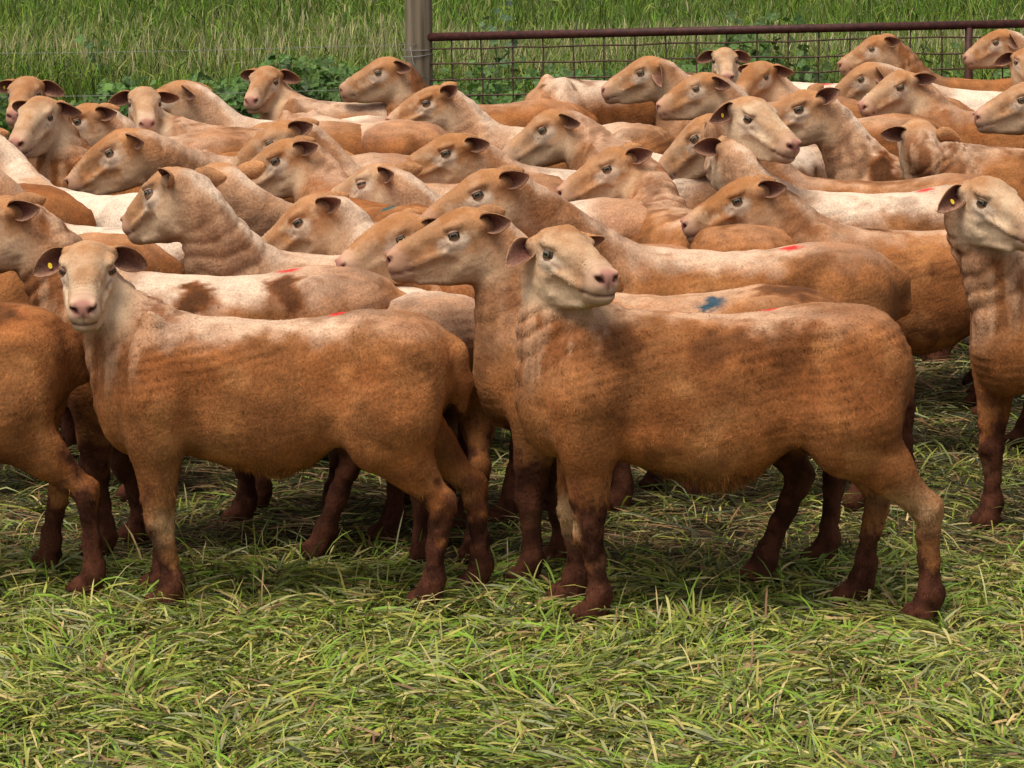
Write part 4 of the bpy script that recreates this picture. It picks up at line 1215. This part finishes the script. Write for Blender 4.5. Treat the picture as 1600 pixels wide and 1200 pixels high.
 dict(label='grey browed pale faced sheep watching the camera from the left rear', h=0, s=1.03, wpx=(296, 192), head=(226, 163), yaw=100, pitch=18, lod=2,
      white=0.1, neckw=.3, rust=.6, stain=0.42, ears=(.10, .1, .0), seed=35, facew=.9, wrinkle=.9),
 dict(label='big headed sheep in profile overlapping the pale muzzled face at far left', h=5, s=1.0, wpx=(250, 232), head=(124, 190), yaw=4, pitch=18, lod=0,
      white=0.15, neckw=.7, rust=.6, stain=0.32, ears=(-0.08, .95, 0.00), seed=36, facew=.25),
 dict(label='pale muzzled sheep at far left turned toward the camera over dark wrinkled neck', h=15, s=1.0, wpx=(142, 245), head=(56, 184), yaw=72, pitch=24, lod=1,
      white=.0, neckw=.0, rust=.6, stain=0.72, ears=(.1, .1, .0), seed=37, facew=.8, wrinkle=1.0),
 dict(label='rearmost sheep in the left corner with yellow tag in its ear', h=10, s=1.0, wpx=(112, 210), head=(38, 148), yaw=85, pitch=20, lod=2,
      white=.3, neckw=.4, rust=.7, stain=0.32, ears=(.15, .1, .0), tag=-1, seed=38, facew=.3),
 dict(label='white woolled sheep at the left edge with its head out of view', h=-40, s=.98, wpx=(55, 286), head=(-62, 232), yaw=0, pitch=20, lod=1,
      white=1.6, neckw=1.0, rust=.2, stain=0.12, ears=(-0.08, .95, 0.00), seed=39, facew=.4),
 dict(label='plain rust back at the left edge before the white woolled sheep', h=0, s=1.03, wpx=(-250, 290), head=(-370, 250), yaw=0, pitch=20, lod=2,
      white=0, rust=1.0, stain=0.27, seed=40),
 dict(label='sheep in profile at left with hanging ear and brown striped white shoulder', h=0, s=1.05, wpx=(332, 242), head=(178, 238), yaw=-3, pitch=30, lod=0, doff=-.15,
      white=0.45, neckw=.35, rust=.5, stain=0.52, ears=(0.21, .70, 0.00), seed=41, facew=.15),
 dict(label='wrinkly pale necked sheep at left turned half away with both ears showing', h=0, s=1.0, wpx=(412, 390), head=(258, 302), yaw=-42, pitch=28, lod=0, doff=-.02,
      white=0.3, neckw=.95, rust=.3, stain=0.32, ears=(-0.23, .95, 0.00), ears2=(-.15, .1, .2), seed=42, facew=.5, wrinkle=.6),
 dict(label='pale throated sheep with a dark cupped ear hidden behind the wrinkly one', h=0, s=1.0, wpx=(510, 340), head=(332, 288), yaw=-50, pitch=20, lod=1,
      white=0.35, neckw=.7, rust=.3, stain=0.37, ears=(-0.38, .95, 0.00), seed=43, facew=.3),
 dict(label='brown headed sheep in profile with a teal spot on its rump', h=-62, s=1.0, wpx=(528, 297), head=(431, 251), yaw=6, pitch=27, lod=0, doff=-.1,
      white=.0, neckw=.2, rust=.7, stain=0.42, marks=[(-.22, .05, .030, TEAL)], ears=(-0.18, .95, 0.00), seed=44, facew=.25),
 dict(label='pale browed sheep whose ear sticks out right behind the brown headed one', h=0, s=1.0, wpx=(562, 272), head=(428, 224), yaw=-4, pitch=28, lod=1, doff=.0,
      white=0.2, neckw=.4, rust=.5, stain=0.42, ears=(-0.18, .95, 0.00), seed=45, facew=.4),
 dict(label='long faced sheep in profile at centre with near white back behind it', h=0, s=1.03, wpx=(812, 258), head=(694, 239), yaw=9, pitch=18, lod=0, doff=-.08,
      white=0.85, neckw=.3, rust=.5, stain=0.22, ears=(-0.13, .95, 0.00), seed=46, facew=.15),
 dict(label='tan back and rump above the camera facing sheep at left', h=0, s=1.0, wpx=(-150, 368), head=(-260, 320), yaw=0, pitch=20, lod=2,
      white=.1, rust=.6, stain=0.32, seed=47),
 dict(label='narrow strip of white back at left behind the tan rump', h=0, s=.97, wpx=(70, 347), head=(-70, 290), yaw=0, pitch=20, lod=2,
      white=0.7, neckw=.6, rust=.6, stain=0.32, seed=48),
 dict(label='pale head held low with closed eye between the brown heads at centre left', h=0, s=.97, wpx=(690, 312), head=(578, 287), yaw=-25, pitch=20, lod=1,
      white=.6, neckw=.8, rust=.4, stain=0.22, ears=(-.10, .95, .0), lid=8, facew=.8, seed=49),
]
for d in SHEEP:
    sheep(**d)
